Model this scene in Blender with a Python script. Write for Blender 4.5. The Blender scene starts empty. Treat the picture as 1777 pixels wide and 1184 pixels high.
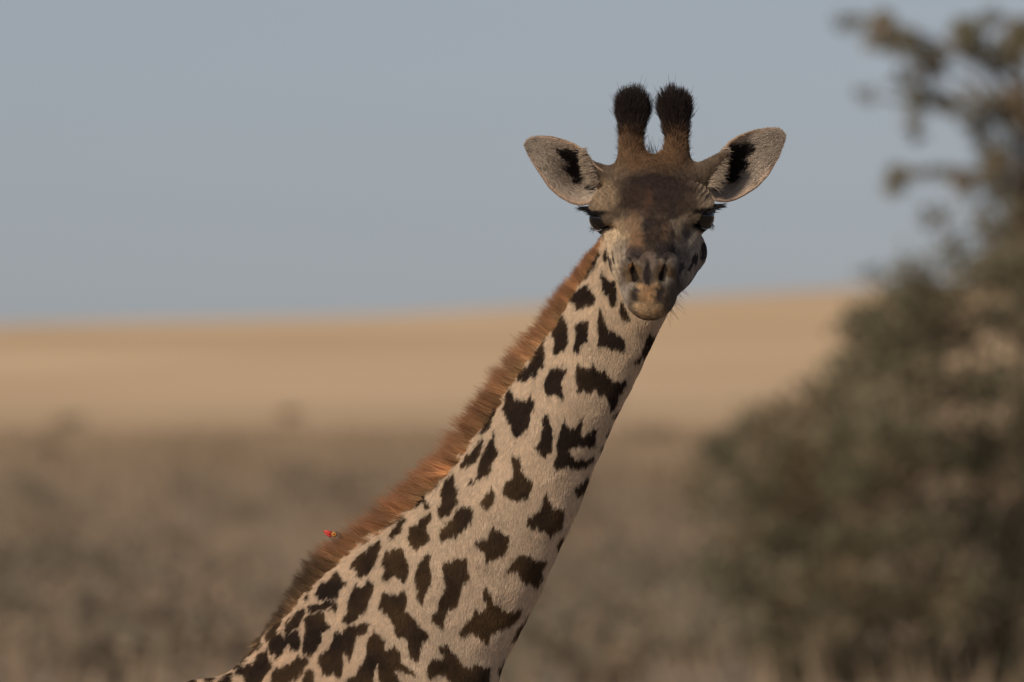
import bpy, math, random
import numpy as np
from mathutils import Vector, Matrix

rng = np.random.default_rng(11)
random.seed(11)
scene = bpy.context.scene
col = scene.collection

# ------------------------------------------------------------------ camera, sky, sun, exposure
S = 0.00125                      # metres per unit of the giraffe's elevation drawing (1777 x 1184 units)
CAM = np.array([0.0, -24.69, 2.2])
AIM = np.array([0.0, 0.0, 3.0])
DIST = float(np.linalg.norm(AIM - CAM))
cam_d = bpy.data.cameras.new('camera')
cam = bpy.data.objects.new('camera', cam_d); col.objects.link(cam)
cam.location = CAM
cam.rotation_euler = (Vector(AIM) - Vector(CAM)).to_track_quat('-Z', 'Y').to_euler()
cam_d.sensor_width = 36.0
cam_d.lens = 36.0 * DIST / (1777 * S)
cam_d.clip_start = 0.5; cam_d.clip_end = 20000
cam_d.dof.use_dof = True
cam_d.dof.focus_distance = DIST - 0.12
cam_d.dof.aperture_fstop = 5.8
scene.camera = cam

SUN_EL, SUN_AZ = math.radians(33), math.radians(-40)     # azimuth from the camera's back, negative = left
sun_dir = Vector((math.sin(SUN_AZ) * math.cos(SUN_EL), -math.cos(SUN_AZ) * math.cos(SUN_EL), math.sin(SUN_EL)))
world = bpy.data.worlds.new('World'); scene.world = world; world.use_nodes = True
wn = world.node_tree.nodes; wl = world.node_tree.links
bg = wn['Background']
sky = wn.new('ShaderNodeTexSky'); sky.sky_type = 'NISHITA'; sky.sun_disc = False
sky.sun_elevation = SUN_EL
sky.sun_rotation = math.atan2(sun_dir.x, sun_dir.y)
sky.air_density = 1.0; sky.dust_density = 1.0; sky.ozone_density = 2.0
hs = wn.new('ShaderNodeHueSaturation'); hs.inputs['Saturation'].default_value = 0.5
tint = wn.new('ShaderNodeMix'); tint.data_type = 'RGBA'; tint.blend_type = 'MULTIPLY'; tint.inputs['Factor'].default_value = 1.0
tint.inputs['B'].default_value = (0.945, 0.968, 1.115, 1)
wl.new(sky.outputs[0], hs.inputs['Color']); wl.new(hs.outputs[0], tint.inputs['A']); wl.new(tint.outputs['Result'], bg.inputs['Color'])
bg.inputs['Strength'].default_value = 0.067
sl = bpy.data.lights.new('sun', 'SUN'); sl.energy = 3.1; sl.angle = math.radians(10); sl.color = (1.0, 0.87, 0.72)
so = bpy.data.objects.new('sun', sl); col.objects.link(so)
so.rotation_euler = sun_dir.to_track_quat('Z', 'Y').to_euler()
scene.view_settings.view_transform = 'Standard'; scene.view_settings.look = 'None'
scene.view_settings.exposure = 0.0; scene.view_settings.gamma = 1.0
scene.view_settings.use_curve_mapping = False
scene.cycles.use_denoising = True
scene.cycles.max_bounces = 5
scene.cycles.use_adaptive_sampling = False

# ------------------------------------------------------------------ helpers
def srgb(r, g, b, k=1.0):
    c = np.array([r, g, b], float) / 255.0
    return np.where(c <= 0.04045, c / 12.92, ((c + 0.055) / 1.055) ** 2.4) * k

def at(px, py, y=0.0):
    """a point of the elevation drawing carried to depth y"""
    f = (y - CAM[1]) / (-CAM[1])
    return np.array([(px - 888.5) * S * f, y, CAM[2] + (AIM[2] - CAM[2] + (592 - py) * S) * f])

def elev(P):
    """coordinates of points P in the elevation drawing"""
    f = (P[:, 1] - CAM[1]) / (-CAM[1])
    return np.stack([888.5 + P[:, 0] / f / S, 592 - ((P[:, 2] - CAM[2]) / f + CAM[2] - AIM[2]) / S], 1)

def hash3(i, j, k, seed):
    h = (i * 374761393 + j * 668265263 + k * 2147483647 + seed * 1274126177) & 0xFFFFFFFF
    h = ((h ^ (h >> 13)) * 1274126177) & 0xFFFFFFFF
    return ((h ^ (h >> 16)) & 0xFFFF) / 65535.0

def vnoise(P, size, seed=0):
    """value noise in [-1, 1]"""
    q = P / size
    f = np.floor(q); i = f.astype(np.int64); u = q - f; u = u * u * (3 - 2 * u)
    r = 0
    for dx in (0, 1):
        for dy in (0, 1):
            for dz in (0, 1):
                w = (u[:, 0] if dx else 1 - u[:, 0]) * (u[:, 1] if dy else 1 - u[:, 1]) * (u[:, 2] if dz else 1 - u[:, 2])
                r = r + w * hash3(i[:, 0] + dx, i[:, 1] + dy, i[:, 2] + dz, seed)
    return r * 2 - 1

def sstep(x, a, b):
    t = np.clip((x - a) / (b - a), 0, 1); return t * t * (3 - 2 * t)

def smin(a, b, k):
    h = np.clip(0.5 + 0.5 * (b - a) / k, 0, 1)
    return b + (a - b) * h - k * h * (1 - h)

def smax(a, b, k): return -smin(-a, -b, k)

def ell(P, c, r, R=None):
    q = P - np.array(c)
    if R is not None: q = q @ R
    r = np.array(r)
    k0 = np.linalg.norm(q / r, axis=1); k1 = np.linalg.norm(q / (r * r), axis=1) + 1e-9
    return k0 * (k0 - 1) / k1

def cone(P, a, b, ra, rb):
    a = np.array(a, float); b = np.array(b, float); ab = b - a
    t = np.clip((P - a) @ ab / (ab @ ab), 0, 1)
    return np.linalg.norm(P - a - t[:, None] * ab, axis=1) - (ra + (rb - ra) * t)

def inpoly(x, y, poly):
    poly = np.asarray(poly, float)
    m = (x >= poly[:, 0].min()) & (x <= poly[:, 0].max()) & (y >= poly[:, 1].min()) & (y <= poly[:, 1].max())
    out = np.zeros(len(x), bool)
    ids = np.nonzero(m)[0]
    if len(ids) == 0: return out
    X = x[ids]; Y = y[ids]; r = np.zeros(len(ids), bool)
    n = len(poly)
    for i in range(n):
        x0, y0 = poly[i]; x1, y1 = poly[(i + 1) % n]
        if y0 == y1: continue
        c = ((y0 > Y) != (y1 > Y)) & (X < (x1 - x0) * (Y - y0) / (y1 - y0) + x0)
        r ^= c
    out[ids] = r
    return out

def mesh_obj(name, verts, faces, mat, parent=None, smooth=True):
    me = bpy.data.meshes.new(name)
    v = np.asarray(verts, np.float32)
    if isinstance(faces, np.ndarray):
        n, k = faces.shape
        me.vertices.add(len(v)); me.vertices.foreach_set('co', v.ravel())
        me.loops.add(n * k); me.loops.foreach_set('vertex_index', faces.astype(np.int32).ravel())
        me.polygons.add(n); me.polygons.foreach_set('loop_start', np.arange(0, n * k, k, dtype=np.int32))
        me.update(calc_edges=True); me.validate()
    else:
        me.from_pydata([tuple(p) for p in v], [], faces); me.update()
    if smooth: me.polygons.foreach_set('use_smooth', np.ones(len(me.polygons), bool))
    if mat: me.materials.append(mat)
    o = bpy.data.objects.new(name, me); col.objects.link(o)
    if parent is not None: o.parent = parent
    return o

def set_color(me, attr, C):
    a = me.attributes.new(attr, 'FLOAT_COLOR', 'POINT')
    C = np.concatenate([np.asarray(C, np.float32), np.ones((len(C), 1), np.float32)], 1)
    a.data.foreach_set('color', C.ravel().astype(np.float32))

def mesh_arrays(me):
    n = len(me.vertices)
    co = np.empty(n * 3, np.float32); me.vertices.foreach_get('co', co)
    no = np.empty(n * 3, np.float32); me.vertices.foreach_get('normal', no)
    return co.reshape(-1, 3).astype(float), no.reshape(-1, 3).astype(float)

def sample(co, no, quads, dens, rng):
    """random surface points; dens = hairs per m2 at each vertex"""
    T = np.concatenate([quads[:, [0, 1, 2]], quads[:, [0, 2, 3]]], 0)
    a, b, c = co[T[:, 0]], co[T[:, 1]], co[T[:, 2]]
    area = 0.5 * np.linalg.norm(np.cross(b - a, c - a), axis=1)
    w = area * dens[T].mean(1)
    n = int(w.sum())
    t = rng.choice(len(T), n, p=w / w.sum())
    u = rng.random(n); v = rng.random(n); f = u + v > 1; u[f] = 1 - u[f]; v[f] = 1 - v[f]
    W = np.stack([1 - u - v, u, v], 1)
    P = np.einsum('ij,ijk->ik', W, co[T[t]]); N = np.einsum('ij,ijk->ik', W, no[T[t]])
    N /= np.linalg.norm(N, axis=1)[:, None] + 1e-9
    return P, N

def hair(name, root, d0, d1, L, rad, c0, c1, mat, parent, k=5, tip=0.25, pw=1.0):
    """tapered hair strands: start direction d0, end direction d1, length L, root radius rad, root and tip colours"""
    n = len(root)
    hc = bpy.data.hair_curves.new(name); hc.add_curves([k] * n)
    t = np.linspace(0, 1, k)
    D = d0[:, None, :] * (t - 0.5 * t * t)[None, :, None] + d1[:, None, :] * (0.5 * t * t)[None, :, None]
    pos = root[:, None, :] + D * np.asarray(L)[:, None, None]
    hc.attributes['position'].data.foreach_set('vector', pos.astype(np.float32).ravel())
    R = np.asarray(rad)[:, None] * np.ones((n, 1)) * (1 - (1 - tip) * t[None, :] ** 1.5)
    hc.attributes.new('radius', 'FLOAT', 'POINT').data.foreach_set('value', R.astype(np.float32).ravel())
    tp_ = t ** pw
    C = c0[:, None, :] * (1 - tp_)[None, :, None] + c1[:, None, :] * tp_[None, :, None]
    C = np.concatenate([C, np.ones((n, k, 1))], 2)
    hc.attributes.new('tint', 'FLOAT_COLOR', 'POINT').data.foreach_set('color', C.astype(np.float32).ravel())
    hc.materials.append(mat)
    o = bpy.data.objects.new(name, hc); col.objects.link(o); o.parent = parent
    return o

def unit(v): return v / (np.linalg.norm(v, axis=-1, keepdims=True) + 1e-9)

def tube(path, rad, ns=10, squash=None):
    """closed tapered tube along a path; returns verts, faces"""
    path = np.asarray(path, float); n = len(path)
    tan = unit(np.gradient(path, axis=0))
    up = np.array([0, 0, 1.0]) if abs(tan[0][2]) < 0.9 else np.array([0, 1.0, 0])
    V = []; F = []
    a = np.linspace(0, 2 * math.pi, ns, endpoint=False)
    for i in range(n):
        s = unit(np.cross(tan[i], up)); u = np.cross(s, tan[i])
        rx = rad[i]; ry = rad[i] * (squash[i] if squash is not None else 1)
        for q in a: V.append(path[i] + s * math.cos(q) * rx + u * math.sin(q) * ry)
    for i in range(n - 1):
        for j in range(ns):
            k = (j + 1) % ns
            F.append((i * ns + j, i * ns + k, (i + 1) * ns + k, (i + 1) * ns + j))
    F.append(tuple(range(ns - 1, -1, -1))); F.append(tuple((n - 1) * ns + j for j in range(ns)))
    return V, F

def join(parts):
    V = []; F = []
    for v, f in parts:
        b = len(V); V += list(v); F += [tuple(i + b for i in q) for q in f]
    return V, F

# ------------------------------------------------------------------ materials
def mat_new(name):
    m = bpy.data.materials.new(name); m.use_nodes = True
    return m, m.node_tree.nodes, m.node_tree.links, m.node_tree.nodes['Principled BSDF']

def mat_plain(name, c, rough=0.8, spec=0.3, noise=0.25, scale=40.0, bump=0.0):
    m, n, l, p = mat_new(name)
    tx = n.new('ShaderNodeTexNoise'); tx.inputs['Scale'].default_value = scale; tx.inputs['Detail'].default_value = 6
    tc = n.new('ShaderNodeTexCoord'); l.new(tc.outputs['Object'], tx.inputs['Vector'])
    r = n.new('ShaderNodeValToRGB')
    r.color_ramp.elements[0].position = 0.3; r.color_ramp.elements[1].position = 0.7
    r.color_ramp.elements[0].color = (*[x * (1 - noise) for x in c], 1); r.color_ramp.elements[1].color = (*[min(1, x * (1 + noise)) for x in c], 1)
    l.new(tx.outputs['Fac'], r.inputs[0]); l.new(r.outputs[0], p.inputs['Base Color'])
    p.inputs['Roughness'].default_value = rough; p.inputs['Specular IOR Level'].default_value = spec
    if bump:
        b = n.new('ShaderNodeBump'); b.inputs['Strength'].default_value = bump; b.inputs['Distance'].default_value = 0.01
        l.new(tx.outputs['Fac'], b.inputs['Height']); l.new(b.outputs[0], p.inputs['Normal'])
    return m

def mat_attr(name, attr, rough, spec, fine=None):
    m, n, l, p = mat_new(name)
    a = n.new('ShaderNodeAttribute'); a.attribute_name = attr
    p.inputs['Roughness'].default_value = rough; p.inputs['Specular IOR Level'].default_value = spec
    if fine:
        tc = n.new('ShaderNodeTexCoord')
        mp = n.new('ShaderNodeMapping'); mp.inputs['Scale'].default_value = (1.0, 1.0, 0.35)
        tx = n.new('ShaderNodeTexNoise'); tx.inputs['Scale'].default_value = fine; tx.inputs['Detail'].default_value = 3
        l.new(tc.outputs['Object'], mp.inputs[0]); l.new(mp.outputs[0], tx.inputs['Vector'])
        mr = n.new('ShaderNodeMapRange'); mr.inputs['From Min'].default_value = 0.25; mr.inputs['From Max'].default_value = 0.75
        mr.inputs['To Min'].default_value = 0.75; mr.inputs['To Max'].default_value = 1.2
        l.new(tx.outputs['Fac'], mr.inputs['Value'])
        mx = n.new('ShaderNodeVectorMath'); mx.operation = 'SCALE'
        l.new(a.outputs['Color'], mx.inputs[0]); l.new(mr.outputs[0], mx.inputs['Scale']); l.new(mx.outputs[0], p.inputs['Base Color'])
        b = n.new('ShaderNodeBump'); b.inputs['Strength'].default_value = 0.35; b.inputs['Distance'].default_value = 0.002
        l.new(tx.outputs['Fac'], b.inputs['Height']); l.new(b.outputs[0], p.inputs['Normal'])
    else:
        l.new(a.outputs['Color'], p.inputs['Base Color'])
    return m

M_COAT = mat_attr('giraffe_skin', 'coat', 0.85, 0.15, fine=420)
M_HAIR = mat_attr('giraffe_hair', 'tint', 0.7, 0.2)
def translucent(m, attr, k):
    n, l = m.node_tree.nodes, m.node_tree.links
    t = n.new('ShaderNodeBsdfTranslucent'); a = n.new('ShaderNodeAttribute'); a.attribute_name = attr; l.new(a.outputs['Color'], t.inputs['Color'])
    x = n.new('ShaderNodeMixShader'); x.inputs[0].default_value = k
    l.new(n['Principled BSDF'].outputs[0], x.inputs[1]); l.new(t.outputs[0], x.inputs[2]); l.new(x.outputs[0], n['Material Output'].inputs['Surface'])
    return m
M_LEAF = translucent(mat_attr('leaves', 'coat', 0.75, 0.2), 'coat', 0.4)
M_MANE = translucent(mat_attr('mane_hair', 'tint', 0.6, 0.25), 'tint', 0.5)
M_EYE, _n, _l, _p = mat_new('wet_dark_eye')
_p.inputs['Base Color'].default_value = (0.006, 0.005, 0.005, 1); _p.inputs['Roughness'].default_value = 0.05; _p.inputs['Specular IOR Level'].default_value = 0.5
M_LID = mat_plain('wet_lid_rim', srgb(128, 124, 124), 0.25, 0.5, 0.2, 300)
M_BARK = mat_plain('thorn_bark', srgb(82, 70, 56), 0.95, 0.1, 0.35, 6.0, 0.6)

# ------------------------------------------------------------------ the ground, rising to a golden ridge
GD = np.array([-6000, 25, 40, 60, 100, 150, 200, 300, 400, 550, 700, 950, 1200, 1450, 2000, 3000, 9000], float)
GE = np.array([0, 0, .1, .75, 2.42, 3.3, 4.55, 8.0, 11.8, 17.9, 24.1, 35.2, 45.5, 47, 40, 36, 36], float)
def ground_z(x, y):
    d = np.asarray(y, float) - CAM[1]
    z = sum(np.interp(d + o * (4 + 0.08 * np.abs(d)), GD, GE) for o in (-1, -.5, 0, .5, 1)) / 5
    z = z - 0.0
    z = z + 9.0 * np.tanh(np.asarray(x) / 150) * sstep(d, 300, 1200)
    q = np.stack([np.asarray(x) + 0 * d, np.asarray(y) + 0 * d, 0 * d], -1).reshape(-1, 3)
    amp = (0.05 + 0.9 * sstep(d, 150, 1200)) * sstep(d, 35, 80)
    return z + amp * vnoise(q, 55.0, 5).reshape(d.shape)

def fan(n, c, e):
    t = np.linspace(-1, 1, n); return np.sign(t) * (c * np.abs(t) + (e - c) * np.abs(t) ** 5)
gx = fan(151, 260, 6000)
gy = np.concatenate([np.linspace(-3000, -60, 14), np.linspace(-50, 500, 111), np.linspace(515, 1500, 66), np.linspace(1560, 8000, 24)])
GX, GY = np.meshgrid(gx, gy)
GZ = ground_z(GX, GY)
nx = len(gx); ny = len(gy)
ii = np.arange(nx * ny).reshape(ny, nx)
gf = np.stack([ii[:-1, :-1], ii[:-1, 1:], ii[1:, 1:], ii[1:, :-1]], -1).reshape(-1, 4)
m, n, l, p = mat_new('dry_savanna_grass')
tc = n.new('ShaderNodeTexCoord')
sep = n.new('ShaderNodeSeparateXYZ'); l.new(tc.outputs['Object'], sep.inputs[0])
def noise_node(scale, detail, sx=1, sy=1):
    mp = n.new('ShaderNodeMapping'); mp.inputs['Scale'].default_value = (sx, sy, 1); l.new(tc.outputs['Object'], mp.inputs[0])
    t = n.new('ShaderNodeTexNoise'); t.inputs['Scale'].default_value = scale; t.inputs['Detail'].default_value = detail
    l.new(mp.outputs[0], t.inputs['Vector']); return t
def ramp(inp, c0, c1, p0, p1):
    r = n.new('ShaderNodeValToRGB'); r.color_ramp.elements[0].position = p0; r.color_ramp.elements[1].position = p1
    r.color_ramp.elements[0].color = (*c0, 1); r.color_ramp.elements[1].color = (*c1, 1); l.new(inp, r.inputs[0]); return r
def mixc(f, a, b):
    x = n.new('ShaderNodeMix'); x.data_type = 'RGBA'; l.new(f, x.inputs['Factor']); l.new(a, x.inputs['A']); l.new(b, x.inputs['B']); return x.outputs['Result']
n1 = noise_node(0.02, 5, 1, 0.5); n2 = noise_node(0.6, 6); n3 = noise_node(0.012, 4, 1, 0.35)
gold = ramp(n1.outputs['Fac'], (0.54, 0.37, 0.205), (0.67, 0.475, 0.28), 0.35, 0.65)
dull = ramp(n2.outputs['Fac'], (0.22, 0.172, 0.125), (0.31, 0.24, 0.175), 0.3, 0.7)
# the scrub flat ends about 370 m out, unevenly
add = n.new('ShaderNodeMath'); add.operation = 'MULTIPLY_ADD'; add.inputs[1].default_value = 400.0
l.new(n3.outputs['Fac'], add.inputs[0]); l.new(sep.outputs['Y'], add.inputs[2])
mr = n.new('ShaderNodeMapRange'); mr.interpolation_type = 'SMOOTHSTEP'
mr.inputs['From Min'].default_value = 320; mr.inputs['From Max'].default_value = 720
l.new(add.outputs[0], mr.inputs['Value'])
l.new(mixc(mr.outputs[0], dull.outputs[0], gold.outputs[0]), p.inputs['Base Color'])
p.inputs['Roughness'].default_value = 0.95; p.inputs['Specular IOR Level'].default_value = 0.1
bm_ = n.new('ShaderNodeBump'); bm_.inputs['Strength'].default_value = 0.5; bm_.inputs['Distance'].default_value = 0.2
l.new(n2.outputs['Fac'], bm_.inputs['Height']); l.new(bm_.outputs[0], p.inputs['Normal'])
g = mesh_obj('ground', np.stack([GX, GY, GZ], -1).reshape(-1, 3), gf, m); g['kind'] = 'structure'

# ------------------------------------------------------------------ vegetation
def leaf_faces(C, size, rng):
    """one folded leaf-sized quad at each centre"""
    k = len(C)
    a = unit(rng.normal(size=(k, 3))); b = unit(np.cross(a, rng.normal(size=(k, 3)))); nn = np.cross(a, b)
    s = size * (0.6 + 0.8 * rng.random((k, 1)))
    V = np.stack([C - a * s, C - b * s * .5 + nn * s * .15, C + a * s, C + b * s * .5 + nn * s * .15], 1).reshape(-1, 3)
    return V, np.arange(4 * k).reshape(k, 4)

def blob_points(c, r, k, rng):
    d = unit(rng.normal(size=(k, 3))); q = rng.random((k, 1)) ** 0.45
    return np.asarray(c) + d * q * np.asarray(r) * (0.75 + 0.5 * rng.random((k, 1)))

def crown(name, clumps, size, tones, parent, rng):
    P = []; C = []
    for (c, r, k) in clumps:
        q = blob_points(c, r, k, rng); P.append(q)
        t = tones[rng.integers(len(tones))] * (0.8 + 0.4 * rng.random())
        C.append(np.repeat(t[None] * (0.75 + 0.5 * rng.random((k, 1))), 4, 0))
    P = np.concatenate(P); V, F = leaf_faces(P, size, rng)
    o = mesh_obj(name, V, F, M_LEAF, parent, smooth=False); set_color(o.data, 'coat', np.concatenate(C)); return o

TONES = [np.array(srgb(126, 118, 92)), np.array(srgb(132, 122, 96)), np.array(srgb(118, 113, 88)), np.array(srgb(136, 119, 92))]

def limb(a, b, r0, r1, rng, wob=0.12, n=7):
    a = np.asarray(a); b = np.asarray(b); t = np.linspace(0, 1, n)[:, None]
    L = np.linalg.norm(b - a)
    p = a + (b - a) * t + np.cumsum(rng.normal(size=(n, 3)), 0) * wob * L / n * np.sin(t * math.pi)
    return tube(p, r0 + (r1 - r0) * t[:, 0], 7)

rv = np.random.default_rng(4)
# the tall thorn tree at the right edge
TY = 82.0
base = at(1800, 1260, TY); base[2] = float(ground_z(np.array([base[0]]), np.array([TY]))[0]) - 0.05
tree = bpy.data.objects.new('thorn_tree', None); col.objects.link(tree)
tree['label'] = 'tall thin-crowned thorn tree with drooping twigs, out of focus at the right'; tree['category'] = 'tree'
def tp(px, py, dy=0.0): return at(px, py, TY + dy)
fork = tp(1790, 620); top = tp(1775, 120)
parts = [limb(base, fork, 0.19, 0.12, rv, .05), limb(fork, top, 0.12, 0.05, rv, .06)]
tips = [(1530, 55, -.3), (1570, 110, .2), (1660, 45, 0), (1700, 100, .3), (1745, 60, -.2), (1690, 170, -.3), (1745, 190, .2), (1740, 380, .3), (1700, 300, 0), (1840, 90, .1), (1880, 200, -.3), (1860, 340, .2), (1730, 450, -.2), (1930, 120, .3)]
cl = []
for (x, y, dy) in tips:
    s = top + (fork - top) * min(.9, max(0, (y - 60) / 520 + rv.random() * .2))
    e = tp(x + 22, y, dy * 1.5)
    parts.append(limb(s, e, 0.030, 0.010, rv, .2))
    dens = 62 if y < 140 else 48
    for _ in range(6):
        c_ = e + rv.normal(size=3) * [.14, .25, .11]; parts.append(limb(s + (e - s) * .7, c_, .010, .005, rv, .2))
        cl.append((c_, [.17, .2, .13], dens))
for (x, y, x2, y2) in [(1600, 150, 1585, 235), (1700, 190, 1705, 265), (1690, 300, 1560, 300), (1560, 290, 1548, 330), (1640, 170, 1600, 170), (1740, 250, 1680, 330), (1745, 200, 1500, 165)]:
    a_, b_ = tp(x, y), tp(x2, y2, .2)
    parts.append(limb(a_, b_, 0.022, 0.010, rv, .15))
    cl += [(a_ + (b_ - a_) * t, [.12, .12, .09], 30) for t in (.2, .45, .7, 1)]
for (x, y) in [(1755, 250), (1765, 330), (1750, 420), (1740, 470), (1772, 180), (1785, 280), (1735, 300), (1715, 370), (1760, 380), (1720, 440), (1790, 350), (1790, 430)]:
    cl.append((tp(x, y, .2), [.22, .25, .24], 80))
v, f = join(parts); mesh_obj('trunk', v, f, M_BARK, tree)
crown('crown', cl, 0.042, [t_ * 1.2 for t_ in TONES], tree, rv)

# the broad bush under it
BY = 77.0
bush = bpy.data.objects.new('thorn_bush', None); col.objects.link(bush)
bush['label'] = 'broad grey-green bush filling the lower right, out of focus'; bush['category'] = 'bush'
def bp(px, py, dy=0.0): return at(px, py, BY + dy)
bz = float(ground_z(np.array([bp(1650, 1200)[0]]), np.array([BY]))[0])
root = bp(1660, 1200); root[2] = bz
prof = [(1620, 485), (1690, 450), (1760, 470), (1840, 480), (1920, 520), (1590, 540), (1530, 590), (1560, 640), (1640, 560), (1720, 560), (1800, 560), (1480, 690), (1450, 740), (1520, 730), (1600, 680),
        (1690, 680), (1780, 680), (1870, 660), (1390, 770), (1330, 790), (1290, 830), (1400, 850), (1480, 830), (1560, 810), (1640, 800), (1730, 800), (1820, 800), (1260, 890), (1320, 920), (1400, 950),
        (1490, 930), (1580, 920), (1670, 920), (1760, 930), (1850, 920), (1240, 980), (1300, 1030), (1380, 1060), (1470, 1040), (1560, 1040), (1650, 1040), (1740, 1050), (1840, 1040), (1290, 1120), (1390, 1140),
        (1500, 1140), (1600, 1140), (1700, 1150), (1800, 1140), (1980, 700), (2010, 850), (1960, 1000), (1940, 1120), (1330, 1185), (1440, 1190), (1540, 1190), (1640, 1195), (1740, 1195), (1830, 1190)]
cl = []; parts = []
for (x, y) in prof:
    dy = rv.normal() * .8
    if x < 1330: x += 35
    c = bp(x + rv.normal() * 12, y + rv.normal() * 10, dy)
    edge = x < 1400 or y < 560
    cl.append((c, [.50, .55, .40], 60 if edge else 300))
    for _ in range(7 if edge else 4): cl.append((bp(x + rv.normal() * (48 if edge else 34), y + rv.normal() * (44 if edge else 30), dy - .5 + rv.normal() * .4), [.24, .25, .19], 50))
    if rv.random() < .3 and y < 900:
        b0 = root + np.array([rv.normal() * .35, rv.normal() * .3, 0]); parts.append(limb(b0, c, .035, .010, rv, .15))
for (x, y) in [(1495, 548), (1480, 560), (1510, 620), (1290, 740), (1360, 730), (1215, 850), (1580, 470), (1660, 430), (1420, 690), (1470, 640), (1250, 770)]:
    cl.append((bp(x, y, rv.normal() * .3), [.19, .2, .16], 60))
v, f = join(parts); mesh_obj('trunk', v, f, M_BARK, bush)
crown('crown', cl, 0.046, TONES, bush, rv)

# scrub on the flat: a soft mass nobody could count
P = []; C = []
sc_t = [np.array(srgb(150, 132, 108)), np.array(srgb(134, 124, 104)), np.array(srgb(156, 134, 110)), np.array(srgb(124, 114, 96))]
for i in range(620):
    y = 75 + 340 * rv.random() ** 1.2; x = (rv.random() * 2 - 1) * (0.09 * (y + 25) + 8)
    if y < 120 and x > 2.5: continue
    if rv.random() < sstep(y, 130, 380) * .93: continue
    h = 0.35 + 0.75 * rv.random() ** 1.5; w = h * (1.0 + 1.2 * rv.random())
    z = float(ground_z(np.array([x]), np.array([y]))[0])
    k = 150
    P.append(blob_points([x, y, z + h * .5], [w, w, h * .6], k, rv))
    C.append(np.repeat(sc_t[rv.integers(4)][None] * (0.8 + .4 * rv.random((k, 1))), 4, 0))
V, F = leaf_faces(np.concatenate(P), 0.09, rv)
o = mesh_obj('scrub', V, F, M_LEAF, None, smooth=False); set_color(o.data, 'coat', np.concatenate(C)); o['kind'] = 'stuff'
o['label'] = 'low grey-brown scrub blurred across the flat behind the giraffe'; o['category'] = 'scrub'

# dry grass standing on the flat
k = 62000
y = 40 + 340 * rv.random(k) ** 0.7; x = (rv.random(k) * 2 - 1) * (0.09 * (y + 25) + 6)
z = ground_z(x, y); h = 0.25 + 0.4 * rv.random(k)
b0 = np.stack([x, y, z - .02], 1); lean = rv.normal(size=(k, 3)) * .12; lean[:, 2] = h
w = np.zeros((k, 3)); an = rv.random(k) * math.pi; w[:, 0] = np.cos(an) * .03; w[:, 1] = np.sin(an) * .03
V = np.stack([b0 - w, b0 + w, b0 + lean], 1).reshape(-1, 3)
o = mesh_obj('dry_grass', V, np.arange(3 * k).reshape(k, 3), M_LEAF, None, smooth=False)
gc = np.array(srgb(160, 140, 114)) * (0.7 + .6 * rv.random((k, 1)))
set_color(o.data, 'coat', np.repeat(gc, 3, 0)); o['kind'] = 'stuff'
o['label'] = 'dry straw-coloured grass standing on the flat'; o['category'] = 'grass'

# ------------------------------------------------------------------ giraffe: solid shape
PITCH, YAW, ROLL = math.radians(26), math.radians(2.2), math.radians(0.8)
fwd = np.array([-math.sin(YAW) * math.cos(PITCH), -math.cos(YAW) * math.cos(PITCH), -math.sin(PITCH)])
lat = np.array([math.cos(YAW), -math.sin(YAW), 0.0])
dor = np.cross(fwd, lat); dor = dor if dor[2] > 0 else -dor
lat, dor = lat * math.cos(ROLL) + dor * math.sin(ROLL), dor * math.cos(ROLL) - lat * math.sin(ROLL)
HO = at(1134, 268, -0.06)
HB = np.stack([fwd, lat, dor], 1)                     # columns: a (to the nose), c (to the right of the picture), b (to the crown)
def to_head(P): return (P - HO) @ HB
def from_head(q): return HO + np.asarray(q) @ HB.T

# neck and trunk: back line and throat/belly line in the elevation drawing, half thickness, sideways offset
SEC = [(1078, 345, 1192, 425, .066, .03), (1046, 420, 1164, 512, .074, .03), (1006, 490, 1130, 592, .080, .02), (953, 575, 1099, 660, .083, .01), (896, 655, 1063, 738, .087, 0), (831, 752, 1024, 826, .093, 0),
       (768, 834, 987, 908, .102, 0), (717, 886, 962, 970, .110, 0), (662, 938, 932, 1036, .120, 0), (606, 972, 902, 1098, .134, 0), (567, 999, 882, 1145, .148, 0), (523, 1044, 868, 1192, .17, 0),
       (456, 1108, 855, 1290, .205, 0), (381, 1137, 792, 1552, .25, 0), (268, 1190, 610, 1790, .29, 0), (110, 1255, 290, 1890, .33, 0), (-110, 1345, -30, 1890, .34, 0),
       (-390, 1425, -350, 1855, .31, 0), (-590, 1530, -590, 1790, .25, 0), (-680, 1640, -680, 1740, .12, 0)]
SEC = np.array(SEC, float)
tt = np.arange(len(SEC)); td = np.linspace(0, len(SEC) - 1, 400)
def cr(v):
    vv = np.concatenate([[2 * v[0] - v[1]], v, [2 * v[-1] - v[-2]]])
    i = np.clip(td.astype(int), 0, len(v) - 2); u = td - i
    p0, p1, p2, p3 = vv[i], vv[i + 1], vv[i + 2], vv[i + 3]
    return 0.5 * (2 * p1 + (p2 - p0) * u + (2 * p0 - 5 * p1 + 4 * p2 - p3) * u ** 2 + (3 * p1 - p0 - 3 * p2 + p3) * u ** 3)
SD = np.stack([cr(SEC[:, i]) for i in range(6)], 1)
DX = (SD[:, 0] - 888.5) * S; DZ = AIM[2] + (592 - SD[:, 1]) * S
TX = (SD[:, 2] - 888.5) * S; TZ = AIM[2] + (592 - SD[:, 3]) * S
CX, CZ = (DX + TX) / 2, (DZ + TZ) / 2
HH = np.hypot(DX - TX, DZ - TZ) / 2; UX, UZ = (DX - TX) / (2 * HH), (DZ - TZ) / (2 * HH)
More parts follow.
